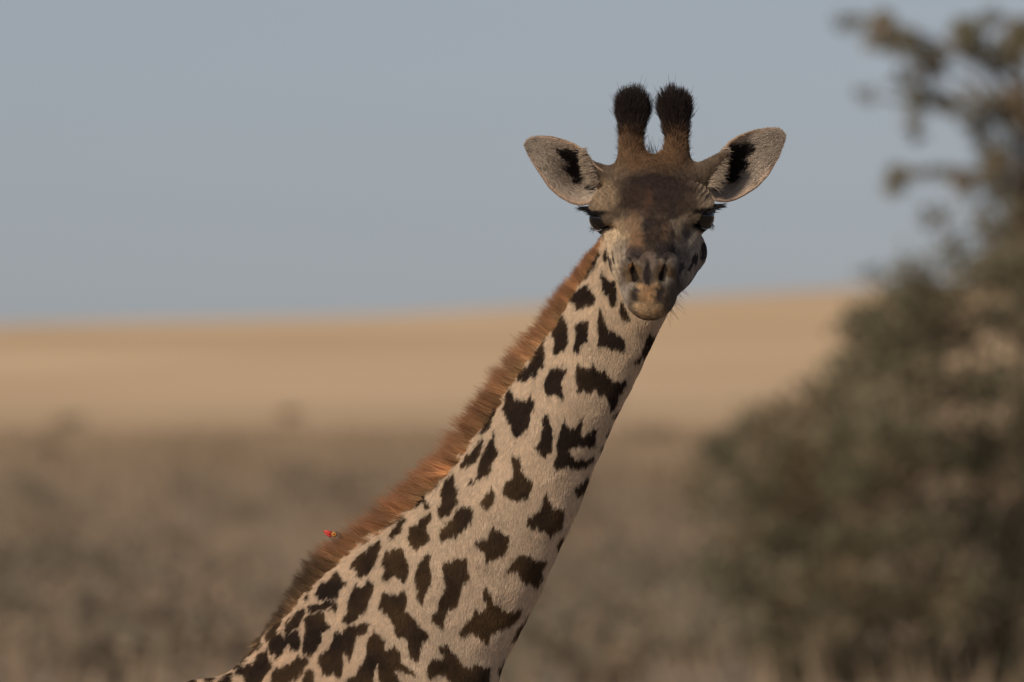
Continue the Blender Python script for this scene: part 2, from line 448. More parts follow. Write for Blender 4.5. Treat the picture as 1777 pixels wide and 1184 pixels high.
# lookup table over the median plane
LX0, LX1, LZ0, LZ1, LR = -2.35, 0.75, 0.9, 3.75, 0.008
lx = np.arange(LX0, LX1, LR); lz = np.arange(LZ0, LZ1, LR)
LXX, LZZ = np.meshgrid(lx, lz, indexing='ij')
best = np.full(LXX.shape, 1e9); idx = np.zeros(LXX.shape, int)
for i in range(len(CX)):
    d = (LXX - CX[i]) ** 2 + (LZZ - CZ[i]) ** 2
    mk = d < best; best[mk] = d[mk]; idx[mk] = i
ov = (LXX - CX[idx]) * UX[idx] + (LZZ - CZ[idx]) * UZ[idx]
al = np.sqrt(np.maximum(best - ov ** 2, 0))
def box(a, k=2):
    for _ in range(2):
        a = sum(np.roll(a, o, 0) for o in range(-k, k + 1)) / (2 * k + 1)
        a = sum(np.roll(a, o, 1) for o in range(-k, k + 1)) / (2 * k + 1)
    return a
TAB = np.stack([box(ov / HH[idx]), box(al), box(HH[idx]), box(SD[idx, 4]), box(SD[idx, 5]), box(td[idx])], -1)
def lookup(P):
    u = np.clip((P[:, 0] - LX0) / LR, 0, len(lx) - 1.001); v = np.clip((P[:, 2] - LZ0) / LR, 0, len(lz) - 1.001)
    i = u.astype(int); j = v.astype(int); fu = (u - i)[:, None]; fv = (v - j)[:, None]
    return TAB[i, j] * (1 - fu) * (1 - fv) + TAB[i + 1, j] * fu * (1 - fv) + TAB[i, j + 1] * (1 - fu) * fv + TAB[i + 1, j + 1] * fu * fv

def sdf_trunk(P):
    L = lookup(P)
    v, a_, h, t, yc = L[:, 0], L[:, 1], L[:, 2], L[:, 3], L[:, 4]
    tv = t * (1 - 0.30 * np.clip(v, 0, 1) ** 1.5)                  # the crest is narrower than the throat side
    q = np.sqrt(np.abs(v) ** 2.1 + np.abs((P[:, 1] - yc) / tv) ** 2.1 + (np.maximum(a_ - 0.012, 0) / h) ** 2)
    rel = .0035 * vnoise(P * np.array([1.0, 1.0, .55]), .085, 12) + .002 * vnoise(P, .035, 13)
    d = (q - 1) * np.minimum(h, t) + rel
    return np.maximum(np.maximum(d, 1.2 - P[:, 2]), np.maximum(P[:, 0] - .60, -2.25 - P[:, 0]))

LEGS = []
for s in (-1, 1):
    LEGS += [((-.46, s * .16, 1.85), (-.40, s * .17, 1.30), .17, .11), ((-.40, s * .17, 1.30), (-.40, s * .15, .82), .085, .060), ((-.40, s * .15, .82), (-.41, s * .14, .20), .052, .042),
             ((-.41, s * .14, .20), (-.38, s * .14, .05), .050, .068), ((-1.70, s * .15, 1.68), (-1.50, s * .18, 1.25), .20, .13), ((-1.50, s * .18, 1.25), (-1.75, s * .14, .80), .11, .062),
             ((-1.75, s * .14, .80), (-1.68, s * .13, .20), .055, .044), ((-1.68, s * .13, .20), (-1.65, s * .13, .05), .050, .068)]
LEGS.append(((-2.0, 0, 1.68), (-2.12, 0, 1.0), .045, .02))

EYE = [np.array([.214, -.107, -.056]), np.array([.214, .107, -.055])]
HORN = {}
for s_ in (-1, 1):
    _b = np.array([.035, s_ * .054 + .001, -.035]); HORN[s_] = (_b, _b + .146 * np.array([-.58, s_ * -.058 + .006, .815]))
STALK = {-1: np.array([.030, -.150, -.004]), 1: np.array([.030, .157, .010])}
JS = .006                                               # the jaw is swung a little to one side
def sdf_head(P):
    q = to_head(P)
    m = q.copy(); m[:, 1] = np.abs(m[:, 1])             # mirrored copy for paired shapes
    d = ell(q, (.06, 0, -.088), (.125, .088, .095))
    d = smin(d, ell(q, (.125, 0, -.048), (.095, .070, .056)), .04)
    d = smin(d, ell(m, (.185, .080, -.048), (.072, .052, .050)), .045)
    d = smin(d, cone(q, (.18, 0, -.078), (.43, 0, -.092), .072, .047), .035)
    d = smin(d, ell(m, (.22, .050, -.115), (.125, .046, .065)), .035)
    d = smin(d, ell(q, (.472, 0, -.097), (.064, .063, .050)), .020)
    d = smin(d, ell(q, (.505, 0, -.122), (.042, .046, .039)), .022)
    d = smin(d, ell(q, (.47, JS * .5, -.146), (.055, .036, .028)), .014)
    j = q.copy(); j[:, 1] = np.abs(j[:, 1] - JS)
    d = smin(d, cone(j, (.12, .058, -.180), (.44, .012, -.135), .048, .032), .04)
    # horns
    for s in (-1, 1):
        b0, t0 = HORN[s]
        d = smin(d, cone(q, b0, t0, .027, .0185), .042)
        d = smin(d, ell(q, t0, (.0245, .0245, .031)), .02)
        d = smin(d, cone(q, (.035, s * .078, -.062), STALK[s], .036, .008), .030)      # ear stalk
    # nostril wings, then the slits
    d = smin(d, ell(m, (.462, .041, -.060), (.034, .020, .024)), .010)
    d = smin(d, ell(m, (.474, .012, -.062), (.030, .008, .022)), .010)
    d = smax(d, -cone(m, (.468, .041, -.040), (.510, .027, -.070), .0035, .0082), .005)
    # mouth line
    d = smax(d, -ell(q, (.52, 0, -.163), (.05, .05, .0035)), .006)
    # eyes: lids over a socket, upper lid heavier
    for e, s in zip(EYE, (-1, 1)):
        d = smin(d, np.linalg.norm(q - e, axis=1) - .0304, .012)
        d = smin(d, ell(q, e + np.array([-.004, s * .007, .0275]), (.032, .021, .006)), .006)
        o = unit(np.array([.74, s * .66, -.06])); w = unit(np.cross(o, np.array([0, 0, 1.0]))); vv = np.cross(w, o)
        r = q - e; out = r @ o; uu = r @ w; vz = r @ vv * np.sign(vv[2]) + .0015
        al_ = np.maximum(np.abs(vz) / .0235 + (uu / .030) ** 2 - 1, -1) * .013
        d = smax(d, -np.maximum(al_, .004 - out), .004)
        # hollow in front of the eye
        d = smax(d, -ell(q, e + np.array([.062, s * -.020, -.010]), (.03, .012, .012)), .02)
    return d

def sdf(P, want=False):
    d = sdf_trunk(P)
    low = np.nonzero(P[:, 2] < 2.25)[0]
    if len(low):
        q = P[low]; dl = d[low]
        dl = smin(dl, ell(q, (-.42, .21, 1.88), (.22, .11, .36)), .08); dl = smin(dl, ell(q, (-.42, -.21, 1.88), (.22, .11, .36)), .08)
        for (a, b, ra, rb) in LEGS: dl = smin(dl, cone(q, a, b, ra, rb), .05)
        d = d.copy(); d[low] = dl
    hi = np.nonzero((P[:, 2] > 2.9) & (P[:, 0] > 0.02))[0]
    dh = np.full(len(P), 9.0)
    if len(hi):
        dh[hi] = sdf_head(P[hi]); d = d.copy(); d[hi] = smin(d[hi], dh[hi], .035)
    return (d, dh) if want else d

# surface nets on an uneven grid, block by block
def axis(*seg):
    r = [np.array([seg[0][0]])]
    for a, b, h in seg: r.append(np.linspace(a, b, max(1, int(round((b - a) / h))) + 1)[1:])
    return np.concatenate(r)
ax = axis((-2.4, -.80, .014), (-.80, .10, .0046), (.10, .52, .0031), (.52, .60, .008))
ay = axis((-.62, -.40, .0032), (-.40, .06, .0036), (.06, .45, .008))
az = axis((-.05, 2.05, .014), (2.05, 2.92, .0046), (2.92, 3.55, .0031))
B = 8
keys = []; verts = []; edges = {0: [], 1: [], 2: []}
def pad(a):
    n = (-(len(a) - 1)) % B
    return np.concatenate([a, a[-1] + .02 * np.arange(1, n + 1)])
ax, ay, az = pad(ax), pad(ay), pad(az)
NX, NY, NZ = len(ax), len(ay), len(az)
bx, by, bz_ = (NX - 1) // B, (NY - 1) // B, (NZ - 1) // B
I, J, K = [q.ravel() for q in np.meshgrid(np.arange(bx), np.arange(by), np.arange(bz_), indexing='ij')]
c0 = np.stack([ax[I * B], ay[J * B], az[K * B]], 1); c1 = np.stack([ax[I * B + B], ay[J * B + B], az[K * B + B]], 1)
dc = sdf((c0 + c1) / 2); hd = np.linalg.norm(c1 - c0, axis=1) / 2
act = np.nonzero(np.abs(dc) < hd * 1.5 + .008)[0]
off = [np.array([x, y, z]) for x in (0, 1) for y in (0, 1) for z in (0, 1)]
for b0 in range(0, len(act), 400):
    bl = act[b0:b0 + 400]
    gxs = np.stack([ax[I[b] * B:I[b] * B + B + 1] for b in bl]); gys = np.stack([ay[J[b] * B:J[b] * B + B + 1] for b in bl]); gzs = np.stack([az[K[b] * B:K[b] * B + B + 1] for b in bl])
    n_ = len(bl); sh = (n_, B + 1, B + 1, B + 1)
    Pt = np.stack([np.broadcast_to(gxs[:, :, None, None], sh), np.broadcast_to(gys[:, None, :, None], sh), np.broadcast_to(gzs[:, None, None, :], sh)], -1).reshape(-1, 3)
    D = sdf(Pt).reshape(sh); Pt = Pt.reshape(*sh, 3)
    ins = D < 0
    cnt = sum(ins[:, o[0]:o[0] + B, o[1]:o[1] + B, o[2]:o[2] + B].astype(np.int8) for o in off)
    w = np.nonzero((cnt > 0) & (cnt < 8))
    if len(w[0]) == 0: continue
    corner = np.stack([Pt[w[0], w[1] + o[0], w[2] + o[1], w[3] + o[2]] for o in off], 1); dv = np.stack([D[w[0], w[1] + o[0], w[2] + o[1], w[3] + o[2]] for o in off], 1)
    sm = np.zeros((len(dv), 3)); ct = np.zeros(len(dv))
    for p_ in range(8):
        for q_ in range(p_ + 1, 8):
            if np.abs(off[p_] - off[q_]).sum() != 1: continue
            mk = (dv[:, p_] < 0) != (dv[:, q_] < 0)
            t = dv[:, p_] / (dv[:, p_] - dv[:, q_] + 1e-12)
            sm += np.where(mk[:, None], corner[:, p_] + t[:, None] * (corner[:, q_] - corner[:, p_]), 0); ct += mk
    gi = I[bl][w[0]] * B + w[1]; gj = J[bl][w[0]] * B + w[2]; gk = K[bl][w[0]] * B + w[3]
    keys.append((gi * NY + gj) * NZ + gk); verts.append(sm / ct[:, None])
    for A in range(3):
        sl0 = [slice(None), slice(0, B), slice(0, B), slice(0, B)]; sl1 = list(sl0); sl1[A + 1] = slice(1, B + 1)
        e = ins[tuple(sl0)] != ins[tuple(sl1)]
        w = np.nonzero(e)
        if len(w[0]): edges[A].append(np.stack([I[bl][w[0]] * B + w[1], J[bl][w[0]] * B + w[2], K[bl][w[0]] * B + w[3], ins[tuple(sl0)][w]], 1))
keys = np.concatenate(keys); verts = np.concatenate(verts)
so_ = np.argsort(keys); keys = keys[so_]; verts = verts[so_]
quads = []
for A in range(3):
    E_ = np.concatenate(edges[A]).astype(np.int64)
    u, v = [(1, 2), (2, 0), (0, 1)][A]
    cells = []
    for (du, dv_) in ((-1, -1), (0, -1), (0, 0), (-1, 0)):
        c = E_[:, :3].copy(); c[:, u] += du; c[:, v] += dv_
        cells.append((c[:, 0] * NY + c[:, 1]) * NZ + c[:, 2])
    cells = np.stack(cells, 1)
    ix = np.clip(np.searchsorted(keys, cells), 0, len(keys) - 1)
    ok = (keys[ix] == cells).all(1)
    ix = ix[ok]; s = E_[ok, 3].astype(bool)
    ix[~s] = ix[~s][:, ::-1]
    quads.append(ix)
quads = np.concatenate(quads)
# relax the net a little where it is trunk
def relax(V, Q, w, it):
    e = np.concatenate([Q[:, [0, 1]], Q[:, [1, 2]], Q[:, [2, 3]], Q[:, [3, 0]]]); e = np.concatenate([e, e[:, ::-1]])
    cn = np.bincount(e[:, 0], minlength=len(V))[:, None] + 1e-9
    for _ in range(it):
        a = np.stack([np.bincount(e[:, 0], V[e[:, 1], i], len(V)) for i in range(3)], 1) / cn
        V = V + (a - V) * w[:, None]
    return V
hd_ = sdf(verts, True)[1]
verts = relax(verts, quads, np.where(hd_ < .02, 0.35, 0.5), 2)
we = elev(verts); wq = to_head(verts)
for (cx, cy, dx, dy, amp) in ((1217, 335, .82, .57, .0016), (1052, 338, -.75, .66, .0009)):
    ph = ((we[:, 0] - cx) * dx + (we[:, 1] - cy) * dy) / 7.5 * 2 * math.pi + 1.2 * vnoise(verts, .02, 15)
    k = np.clip(1 - ((we[:, 0] - cx) / 24) ** 2 - ((we[:, 1] - cy) / 24) ** 2, 0, 1) * (wq[:, 0] > .1)
    verts = verts + (k * np.sin(ph) * amp)[:, None] * unit(verts - from_head(np.array([.16, 0, -.09])))

# ------------------------------------------------------------------ giraffe: coat pattern
ZA = (890, 420, 3.947); ZB = (760, 640, 4.553); ZC = (600, 780, 2.931); ZD = (310, 880, 3.896)
SPOTS = [
 (ZA, [(590,60),(600,90),(575,170),(540,190),(510,250),(490,260),(500,200),(540,130)]),
 (ZA, [(625,70),(650,60),(655,120),(640,150),(620,150),(615,110)]),
 (ZA, [(595,235),(630,225),(650,255),(700,265),(715,330),(715,400),(700,440),(675,450),(665,400),(655,370),(610,350),(605,290)]),
 (ZA, [(490,300),(530,320),(550,360),(575,390),(555,430),(520,450),(480,455),(440,475),(430,420),(385,415),(370,410),(400,370),(420,340),(460,320)]),
 (ZA, [(735,400),(755,410),(770,460),(800,540),(810,580),(780,560),(745,510),(725,460)]),
 (ZA, [(585,480),(610,460),(625,500),(640,570),(680,615),(730,640),(765,670),(770,720),(750,775),(725,740),(700,735),(660,745),(620,720),(575,740),(585,660),(580,600)]),
 (ZA, [(430,560),(470,550),(520,550),(520,620),(520,700),(480,720),(440,760),(420,770),(415,730),(430,660)]),
 (ZA, [(320,490),(345,500),(355,550),(380,580),(375,640),(380,680),(355,750),(300,785),(275,760),(280,700),(275,640),(275,570)]),
 (ZA, [(230,640),(240,660),(215,690),(215,750),(225,800),(210,860),(170,900),(150,940),(130,910),(80,960),(40,960),(25,930),(60,890),(110,850),(150,790),(140,760),(180,720)]),
 (ZA, [(340,855),(370,870),(345,930),(330,980),(345,1060),(335,1100),(310,1065),(270,1050),(235,1065),(225,1010),(220,950),(250,890),(300,870)]),
 (ZA, [(430,850),(480,870),(520,880),(555,840),(575,880),(630,890),(680,950),(735,965),(775,940),(785,980),(760,1020),(720,1040),(720,1100),(690,1150),(655,1155),(650,1100),(640,1060),(580,1050),(565,1010),(540,1035),(490,1025),(420,1035),(440,980),(425,920)]),
 (ZA, [(915,640),(950,640),(975,650),(940,740),(895,800),(840,850),(820,835),(860,790),(895,720)]),
 (ZB, [(570,160),(595,195),(610,235),(650,260),(690,255),(715,230),(740,185),(740,240),(770,270),(755,320),(730,370),(725,440),(715,480),(680,510),(640,560),(615,540),(585,500),(590,450),(540,410),(530,350),(510,310),(530,240),(545,180)]),
 (ZB, [(470,280),(465,330),(430,420),(400,480),(350,520),(325,530),(350,470),(390,400),(430,320)]),
 (ZB, [(850,360),(880,380),(885,440),(900,500),(915,560),(910,620),(880,680),(835,700),(800,670),(790,640),(750,630),(790,600),(810,560),(825,480),(830,400)]),
 (ZB, [(1000,370),(1010,440),(1040,480),(1080,470),(1110,420),(1145,410),(1140,460),(1120,500),(1140,530),(1190,510),(1225,470),(1255,460),(1245,520),(1240,580),(1220,620),(1180,625),(1130,610),(1070,620),(1030,650),(1045,690),(1100,710),(1170,720),(1235,695),(1225,740),(1170,775),(1110,800),(1040,790),(990,800),(940,795),(905,800),(910,750),(935,690),(945,620),(955,540),(975,480)]),
 (ZB, [(350,545),(370,570),(350,620),(340,680),(300,740),(265,760),(240,770),(205,780),(175,805),(180,750),(220,690),(270,650),(310,600)]),
 (ZB, [(440,470),(445,540),(450,590),(475,640),(460,710),(430,760),(410,830),(380,870),(320,870),(280,910),(260,920),(225,915),(270,895),(310,850),(325,760),(350,690),(385,610),(420,560)]),
 (ZB, [(570,690),(600,700),(640,705),(650,750),(665,820),(720,870),(755,910),(735,960),(715,1020),(670,1040),(620,1050),(560,1020),(515,980),(525,910),(570,880),(600,850),(590,770)]),
 (ZB, [(425,930),(440,970),(455,1010),(440,1060),(400,1100),(380,1130),(365,1090),(330,1085),(350,1030),(390,990)]),
 (ZB, [(1180,850),(1200,890),(1160,970),(1115,1030),(1090,990),(1070,960),(1110,930),(1150,880)]),
 (ZB, [(1450,305),(1455,340),(1415,390),(1360,395),(1380,370),(1420,340)]),
 (ZB, [(1370,480),(1370,530),(1330,570),(1320,530),(1350,490)]),
 (ZB, [(1300,600),(1310,630),(1285,660),(1278,640)]),
 (ZC, [(545,120),(555,150),(550,190),(570,210),(560,250),(575,270),(555,300),(540,330),(500,365),(470,340),(470,310),(490,270),(490,220),(500,180),(520,150)]),
 (ZC, [(600,290),(640,295),(655,320),(645,370),(610,410),(570,440),(530,460),(480,460),(470,440),(490,400),(530,370),(570,310)]),
 (ZC, [(430,200),(410,230),(400,270),(430,290),(435,300),(410,310),(390,280),(350,300),(360,270),(400,230)]),
 (ZC, [(480,160),(465,190),(430,215),(450,180)]),
 (ZC, [(435,330),(440,360),(410,390),(415,430),(430,470),(390,490),(360,520),(335,490),(315,470),(325,430),(320,400),(360,380),(390,350)]),
 (ZC, [(300,345),(305,370),(285,400),(280,430),(240,460),(215,455),(235,410),(265,370)]),
 (ZC, [(1020,220),(1030,260),(1060,300),(1115,305),(1110,350),(1105,410),(1070,425),(1035,445),(1005,415),(960,410),(920,400),(925,360),(960,330),(1000,290),(1010,250)]),
 (ZC, [(1110,440),(1115,480),(1080,530),(1065,500),(1090,455)]),
 (ZC, [(750,380),(765,415),(800,420),(830,450),(830,490),(810,530),(770,555),(715,590),(710,540),(680,510),(655,480),(690,475),(720,460),(735,410)]),
 (ZC, [(880,530),(920,540),(970,560),(1025,565),(1000,610),(1000,660),(965,720),(940,690),(895,670),(880,640),(850,625),(790,650),(830,610),(855,570)]),
 (ZC, [(485,575),(530,580),(570,550),(615,555),(615,600),(630,650),(590,710),(575,780),(545,820),(515,830),(505,880),(490,920),(460,885),(435,880),(440,840),(470,830),(470,780),(490,740),(510,690),(500,630)]),
 (ZC, [(440,530),(430,580),(435,640),(430,690),(400,740),(390,800),(355,750),(365,720),(350,690),(360,610),(380,560),(410,540)]),
 (ZC, [(290,500),(300,540),(320,590),(320,640),(295,690),(240,640),(190,685),(185,650),(200,610),(175,600),(190,560),(205,515),(240,520)]),
 (ZC, [(175,460),(180,500),(165,550),(140,600),(120,630),(75,655),(55,640),(60,610),(25,610),(30,580),(60,550),(100,520),(140,490)]),
 (ZC, [(180,730),(240,740),(300,720),(310,770),(300,820),(330,840),(360,880),(400,920),(430,960),(400,975),(385,990),(385,1040),(360,1090),(330,1060),(315,1010),(320,980),(260,950),(250,890),(200,850),(165,800)]),
 (ZC, [(710,690),(735,740),(740,780),(790,800),(840,830),(905,800),(890,850),(840,890),(790,920),(740,940),(715,990),(680,960),(640,930),(600,950),(570,940),(610,890),(640,850),(660,820),(700,830),(715,780),(690,735)]),
 (ZC, [(935,840),(915,900),(880,960),(835,990),(850,960),(890,890)]),
 (ZC, [(845,1050),(830,1100),(785,1180),(775,1130),(800,1070)]),
 (ZC, [(470,995),(520,1000),(550,1040),(580,1090),(620,1110),(670,1100),(735,1110),(730,1230),(560,1230),(500,1150),(460,1160),(410,1165),(410,1110),(430,1070),(480,1065),(500,1050),(470,1020)]),
 (ZD, [(1080,430),(1090,470),(1130,520),(1140,540),(1090,560),(1080,610),(1050,635),(990,630),(920,615),(935,570),(960,510),(1000,510),(1030,490),(1050,450)]),
 (ZD, [(870,590),(880,610),(855,640),(850,610)]),
 (ZD, [(870,670),(940,650),(1000,640),(1070,645),(1070,680),(1060,740),(1040,690),(1000,700),(940,700),(870,725)]),
 (ZD, [(835,690),(845,730),(820,800),(770,840),(735,880),(725,830),(740,780),(790,730)]),
 (ZD, [(690,755),(700,790),(660,860),(600,915),(600,860),(640,800)]),
 (ZD, [(820,830),(800,860),(820,910),(810,960),(770,975),(740,940),(700,980),(660,1040),(670,990),(630,980),(630,920),(660,880),(700,860),(715,900),(750,880)]),
 (ZD, [(910,735),(970,730),(985,780),(1020,820),(990,850),(960,860),(965,920),(930,960),(890,1000),(850,970),(860,890),(870,820),(865,770)]),
 (ZD, [(1300,500),(1325,520),(1320,580),(1290,640),(1280,700),(1230,740),(1190,780),(1150,800),(1100,780),(1135,720),(1150,650),(1165,580),(1200,530),(1240,540)]),
 (ZD, [(1280,780),(1300,800),(1270,840),(1210,870),(1190,920),(1180,990),(1160,1050),(1130,1000),(1105,1010),(1120,1060),(1120,1120),(1080,1184),(1050,1120),(1010,1160),(970,1130),(960,1080),(930,1050),(960,1000),(1010,960),(1040,910),(1050,850),(1110,850),(1160,810),(1220,800)]),
 (ZD, [(1325,830),(1360,850),(1380,900),(1400,920),(1400,960),(1450,950),(1500,990),(1510,1050),(1560,1090),(1610,1140),(1540,1130),(1450,1110),(1500,1184),(1500,1260),(1370,1260),(1350,1060),(1330,1100),(1310,1260),(1130,1260),(1130,1184),(1200,1130),(1250,1060),(1265,980),(1280,900)]),
 (ZD, [(550,900),(555,950),(500,980),(440,1050),(390,1090),(385,1050),(430,990),(490,940)]),
 (ZD, [(590,980),(600,1030),(625,1080),(590,1130),(540,1184),(500,1260),(460,1250),(450,1140),(400,1140),(420,1090),(510,1060),(540,1010)]),
 (ZD, [(350,1050),(345,1100),(290,1130),(230,1170),(190,1184),(190,1150),(230,1110),(290,1070)]),
 (ZD, [(370,1130),(350,1170),(310,1250),(250,1250),(270,1184),(310,1150)]),
 (ZD, [(800,1030),(860,1040),(860,1080),(820,1130),(750,1184),(700,1260),(640,1250),(650,1110),(700,1090),(760,1070)]),
 (ZD, [(890,1095),(915,1130),(920,1250),(810,1250),(860,1130)]),
 (ZD, [(130,1160),(120,1184),(60,1240),(20,1220),(90,1165)]),
]
SPOTS = [np.array(p_, float) / z[2] + np.array(z[:2]) for z, p_ in SPOTS]
SPOTS = [p_.mean(0) + (p_ - p_.mean(0)) * (1.17 if p_.mean(0)[0] < 560 else 1.0) for p_ in SPOTS]

K_COAT = 1.0
CREAM = srgb(213, 190, 161); DARK = srgb(48, 35, 26); BROWN = srgb(88, 66, 42)
def cells(P, size, seed):
    """jittered cell pattern: distance to the seam between cells"""
    q = P / size; i0 = np.floor(q).astype(np.int64)
    f1 = np.full(len(P), 9.0); f2 = np.full(len(P), 9.0)
    for dx in (-1, 0, 1):
        for dy in (-1, 0, 1):
            for dz in (-1, 0, 1):
                c = i0 + np.array([dx, dy, dz])
                s = c + np.stack([hash3(c[:, 0], c[:, 1], c[:, 2], seed + k_) for k_ in range(3)], 1) * .9 + .05
                d = np.linalg.norm(q - s, axis=1)
                f2 = np.where(d < f1, f1, np.minimum(f2, d)); f1 = np.minimum(f1, d)
    return f2 - f1

def coat_mask(P, jit=0.0, dxy=(0, 0)):
    """1 where the coat is dark"""
    e = elev(P)
    w = np.stack([vnoise(P, .018, 21), vnoise(P, .018, 22)], 1) * 2.2 + np.stack([vnoise(P, .006, 23) * .6, vnoise(P, .006, 24) * 1.6], 1)
    e = e + w + rng.normal(size=e.shape) * jit * np.array([.5, 1.0]) + dxy
    e[:, 1] += 4.5 * vnoise(P * np.array([1, 1, .18]), .0055, 25)
    L = lookup(P)
    seen = (P[:, 1] < L[:, 4] + .012) & (e[:, 1] < 1192)
    m = np.zeros(len(P), bool)
    ids = np.nonzero(seen)[0]; mm = np.zeros(len(ids), bool)
    for pl in SPOTS: mm |= inpoly(e[ids, 0], e[ids, 1], pl)
    m[ids] = mm
    ids = np.nonzero(~seen)[0]
    if len(ids):
        q = P[ids] + np.stack([vnoise(P[ids], .03, s_) for s_ in (31, 32, 33)], 1) * .014
        sz = np.clip(.16 - .02 * (P[ids, 2] - 2), .11, .17)
        m[ids] = (cells(q, .13, 7) > .23) & (P[ids, 2] > .55)
    return m

def coat_color(P, jit=0.0):
    m = coat_mask(P, jit)
    f = sum(coat_mask(P, 0, np.array(o_)) for o_ in ((5, 0), (-5, 0), (0, 6), (0, -6))) / 4.0
    rim = np.clip(1 - f, 0, 1)[:, None]
    e = elev(P)
    v1 = vnoise(P, .05, 41)[:, None]; v2 = vnoise(P, .012, 42)[:, None]
    low = sstep(e[:, 1], 760, 950) * sstep(e[:, 0], 560, 700)
    brown = np.clip(.12 + .50 * low[:, None] + .6 * v1 + .7 * rim, 0, 1.25)
    dk = DARK * (1 - brown) + BROWN * brown
    cr_ = CREAM * (1 + .07 * v1 + .06 * v2)
    warm = sstep(600 - e[:, 0] + .4 * (e[:, 1] - 900), -50, 250)[:, None]
    cr_ = cr_ * (1 - warm * np.array([.06, .12, .16]))
    C = np.where(m[:, None], dk * (1 + .2 * v2), cr_ * (1 - .16 * f[:, None]))
    return C * K_COAT

# face: (x, y, rx, ry, colour, strength) soft patches in the elevation drawing, laid one over another
FK = 1.0
FACE = [
 (1133, 270, 75, 45, (100, 76, 54), .95), (1133, 330, 110, 38, (104, 88, 70), .7),
 (1132, 334, 60, 38, (54, 42, 37), 1.0), (1172, 344, 38, 34, (56, 44, 39), .95), (1098, 350, 24, 24, (66, 52, 44), .8), (1125, 358, 8, 34, (92, 66, 50), .5),
 (1048, 340, 25, 26, (146, 126, 102), .95), (1228, 340, 21, 24, (144, 128, 108), .95), (1203, 334, 14, 22, (84, 70, 60), .6),
 (1078, 402, 30, 22, (164, 142, 114), .9), (1058, 420, 24, 28, (192, 172, 146), .95), (1084, 442, 20, 26, (146, 134, 120), .9), (1066, 470, 14, 32, (186, 170, 148), .9),
 (1090, 440, 9, 9, (172, 160, 146), .5),
 (1100, 388, 12, 22, (132, 104, 80), .6), (1106, 425, 14, 24, (128, 98, 72), .8),
 (1190, 394, 27, 20, (136, 122, 106), .9), (1186, 420, 16, 22, (92, 82, 74), .8), (1206, 428, 16, 28, (168, 156, 142), .9), (1178, 452, 18, 30, (122, 113, 106), .9), (1200, 475, 22, 26, (154, 144, 134), .85),
 (1133, 405, 19, 44, (64, 52, 45), .95), (1121, 392, 9, 12, (52, 43, 40), .8), (1150, 385, 12, 8, (58, 46, 40), .7), (1154, 408, 8, 26, (100, 78, 60), .7), (1168, 375, 10, 9, (52, 42, 38), .8),
 (1125, 448, 34, 18, (84, 70, 60), .9), (1100, 440, 14, 12, (58, 50, 48), .85), (1153, 438, 20, 17, (56, 48, 47), .95),
 (1128, 500, 62, 48, (106, 93, 79), .95), (1128, 455, 12, 18, (126, 110, 100), .8),
 (1100, 458, 18, 5, (138, 124, 112), .7), (1150, 456, 18, 5, (130, 118, 108), .7), (1099, 475, 17, 17, (100, 80, 56), .95), (1153, 474, 17, 17, (96, 78, 58), .95), (1124, 474, 8, 20, (46, 38, 38), .95),
 (1097, 495, 12, 7, (138, 128, 118), .8), (1157, 490, 10, 8, (134, 126, 116), .8), (1082, 514, 9, 24, (150, 140, 130), .85),
 (1103, 512, 6, 15, (56, 49, 47), .85), (1146, 508, 7, 15, (54, 47, 46), .85), (1172, 512, 11, 26, (96, 86, 76), .9), (1156, 538, 12, 12, (100, 88, 76), .7),
 (1124, 516, 16, 22, (170, 138, 104), 1.0), (1125, 537, 27, 15, (190, 164, 130), 1.0), (1112, 496, 7, 6, (172, 142, 108), .9), (1138, 496, 7, 6, (172, 142, 108), .9), (1124, 488, 4, 8, (50, 42, 42), .9),
 (1165, 416, 4, 26, (62, 52, 47), .7), (1088, 428, 3.5, 22, (104, 86, 72), .5), (1177, 478, 4, 28, (58, 50, 47), .7), (1079, 470, 3, 26, (92, 80, 72), .6),  # last two: shade of the muzzle folds painted in as dark lines
 (1127, 561, 40, 6, (84, 68, 52), .9),
 (1098, 466, 3, 10, (176, 120, 62), .75), (1148, 464, 3, 9, (150, 112, 66), .6),
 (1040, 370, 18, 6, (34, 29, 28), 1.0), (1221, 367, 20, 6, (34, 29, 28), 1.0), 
]
FPOLY = [
 ([(1222, 410), (1227, 430), (1221, 452), (1212, 452), (1215, 432)], (46, 38, 36)), ([(1207, 440), (1209, 450), (1196, 473), (1190, 471), (1198, 452)], (54, 46, 43)),
 ([(1184, 455), (1188, 465), (1182, 478), (1177, 468)], (70, 62, 60)), ([(1226, 455), (1214, 486), (1188, 512), (1184, 502), (1200, 486), (1214, 466)], (52, 45, 44)),
 ([(1051, 416), (1055, 425), (1058, 445), (1068, 480), (1060, 468), (1053, 445)], (66, 56, 52)), ([(1060, 434), (1066, 440), (1072, 462), (1066, 462)], (76, 66, 62)),
]
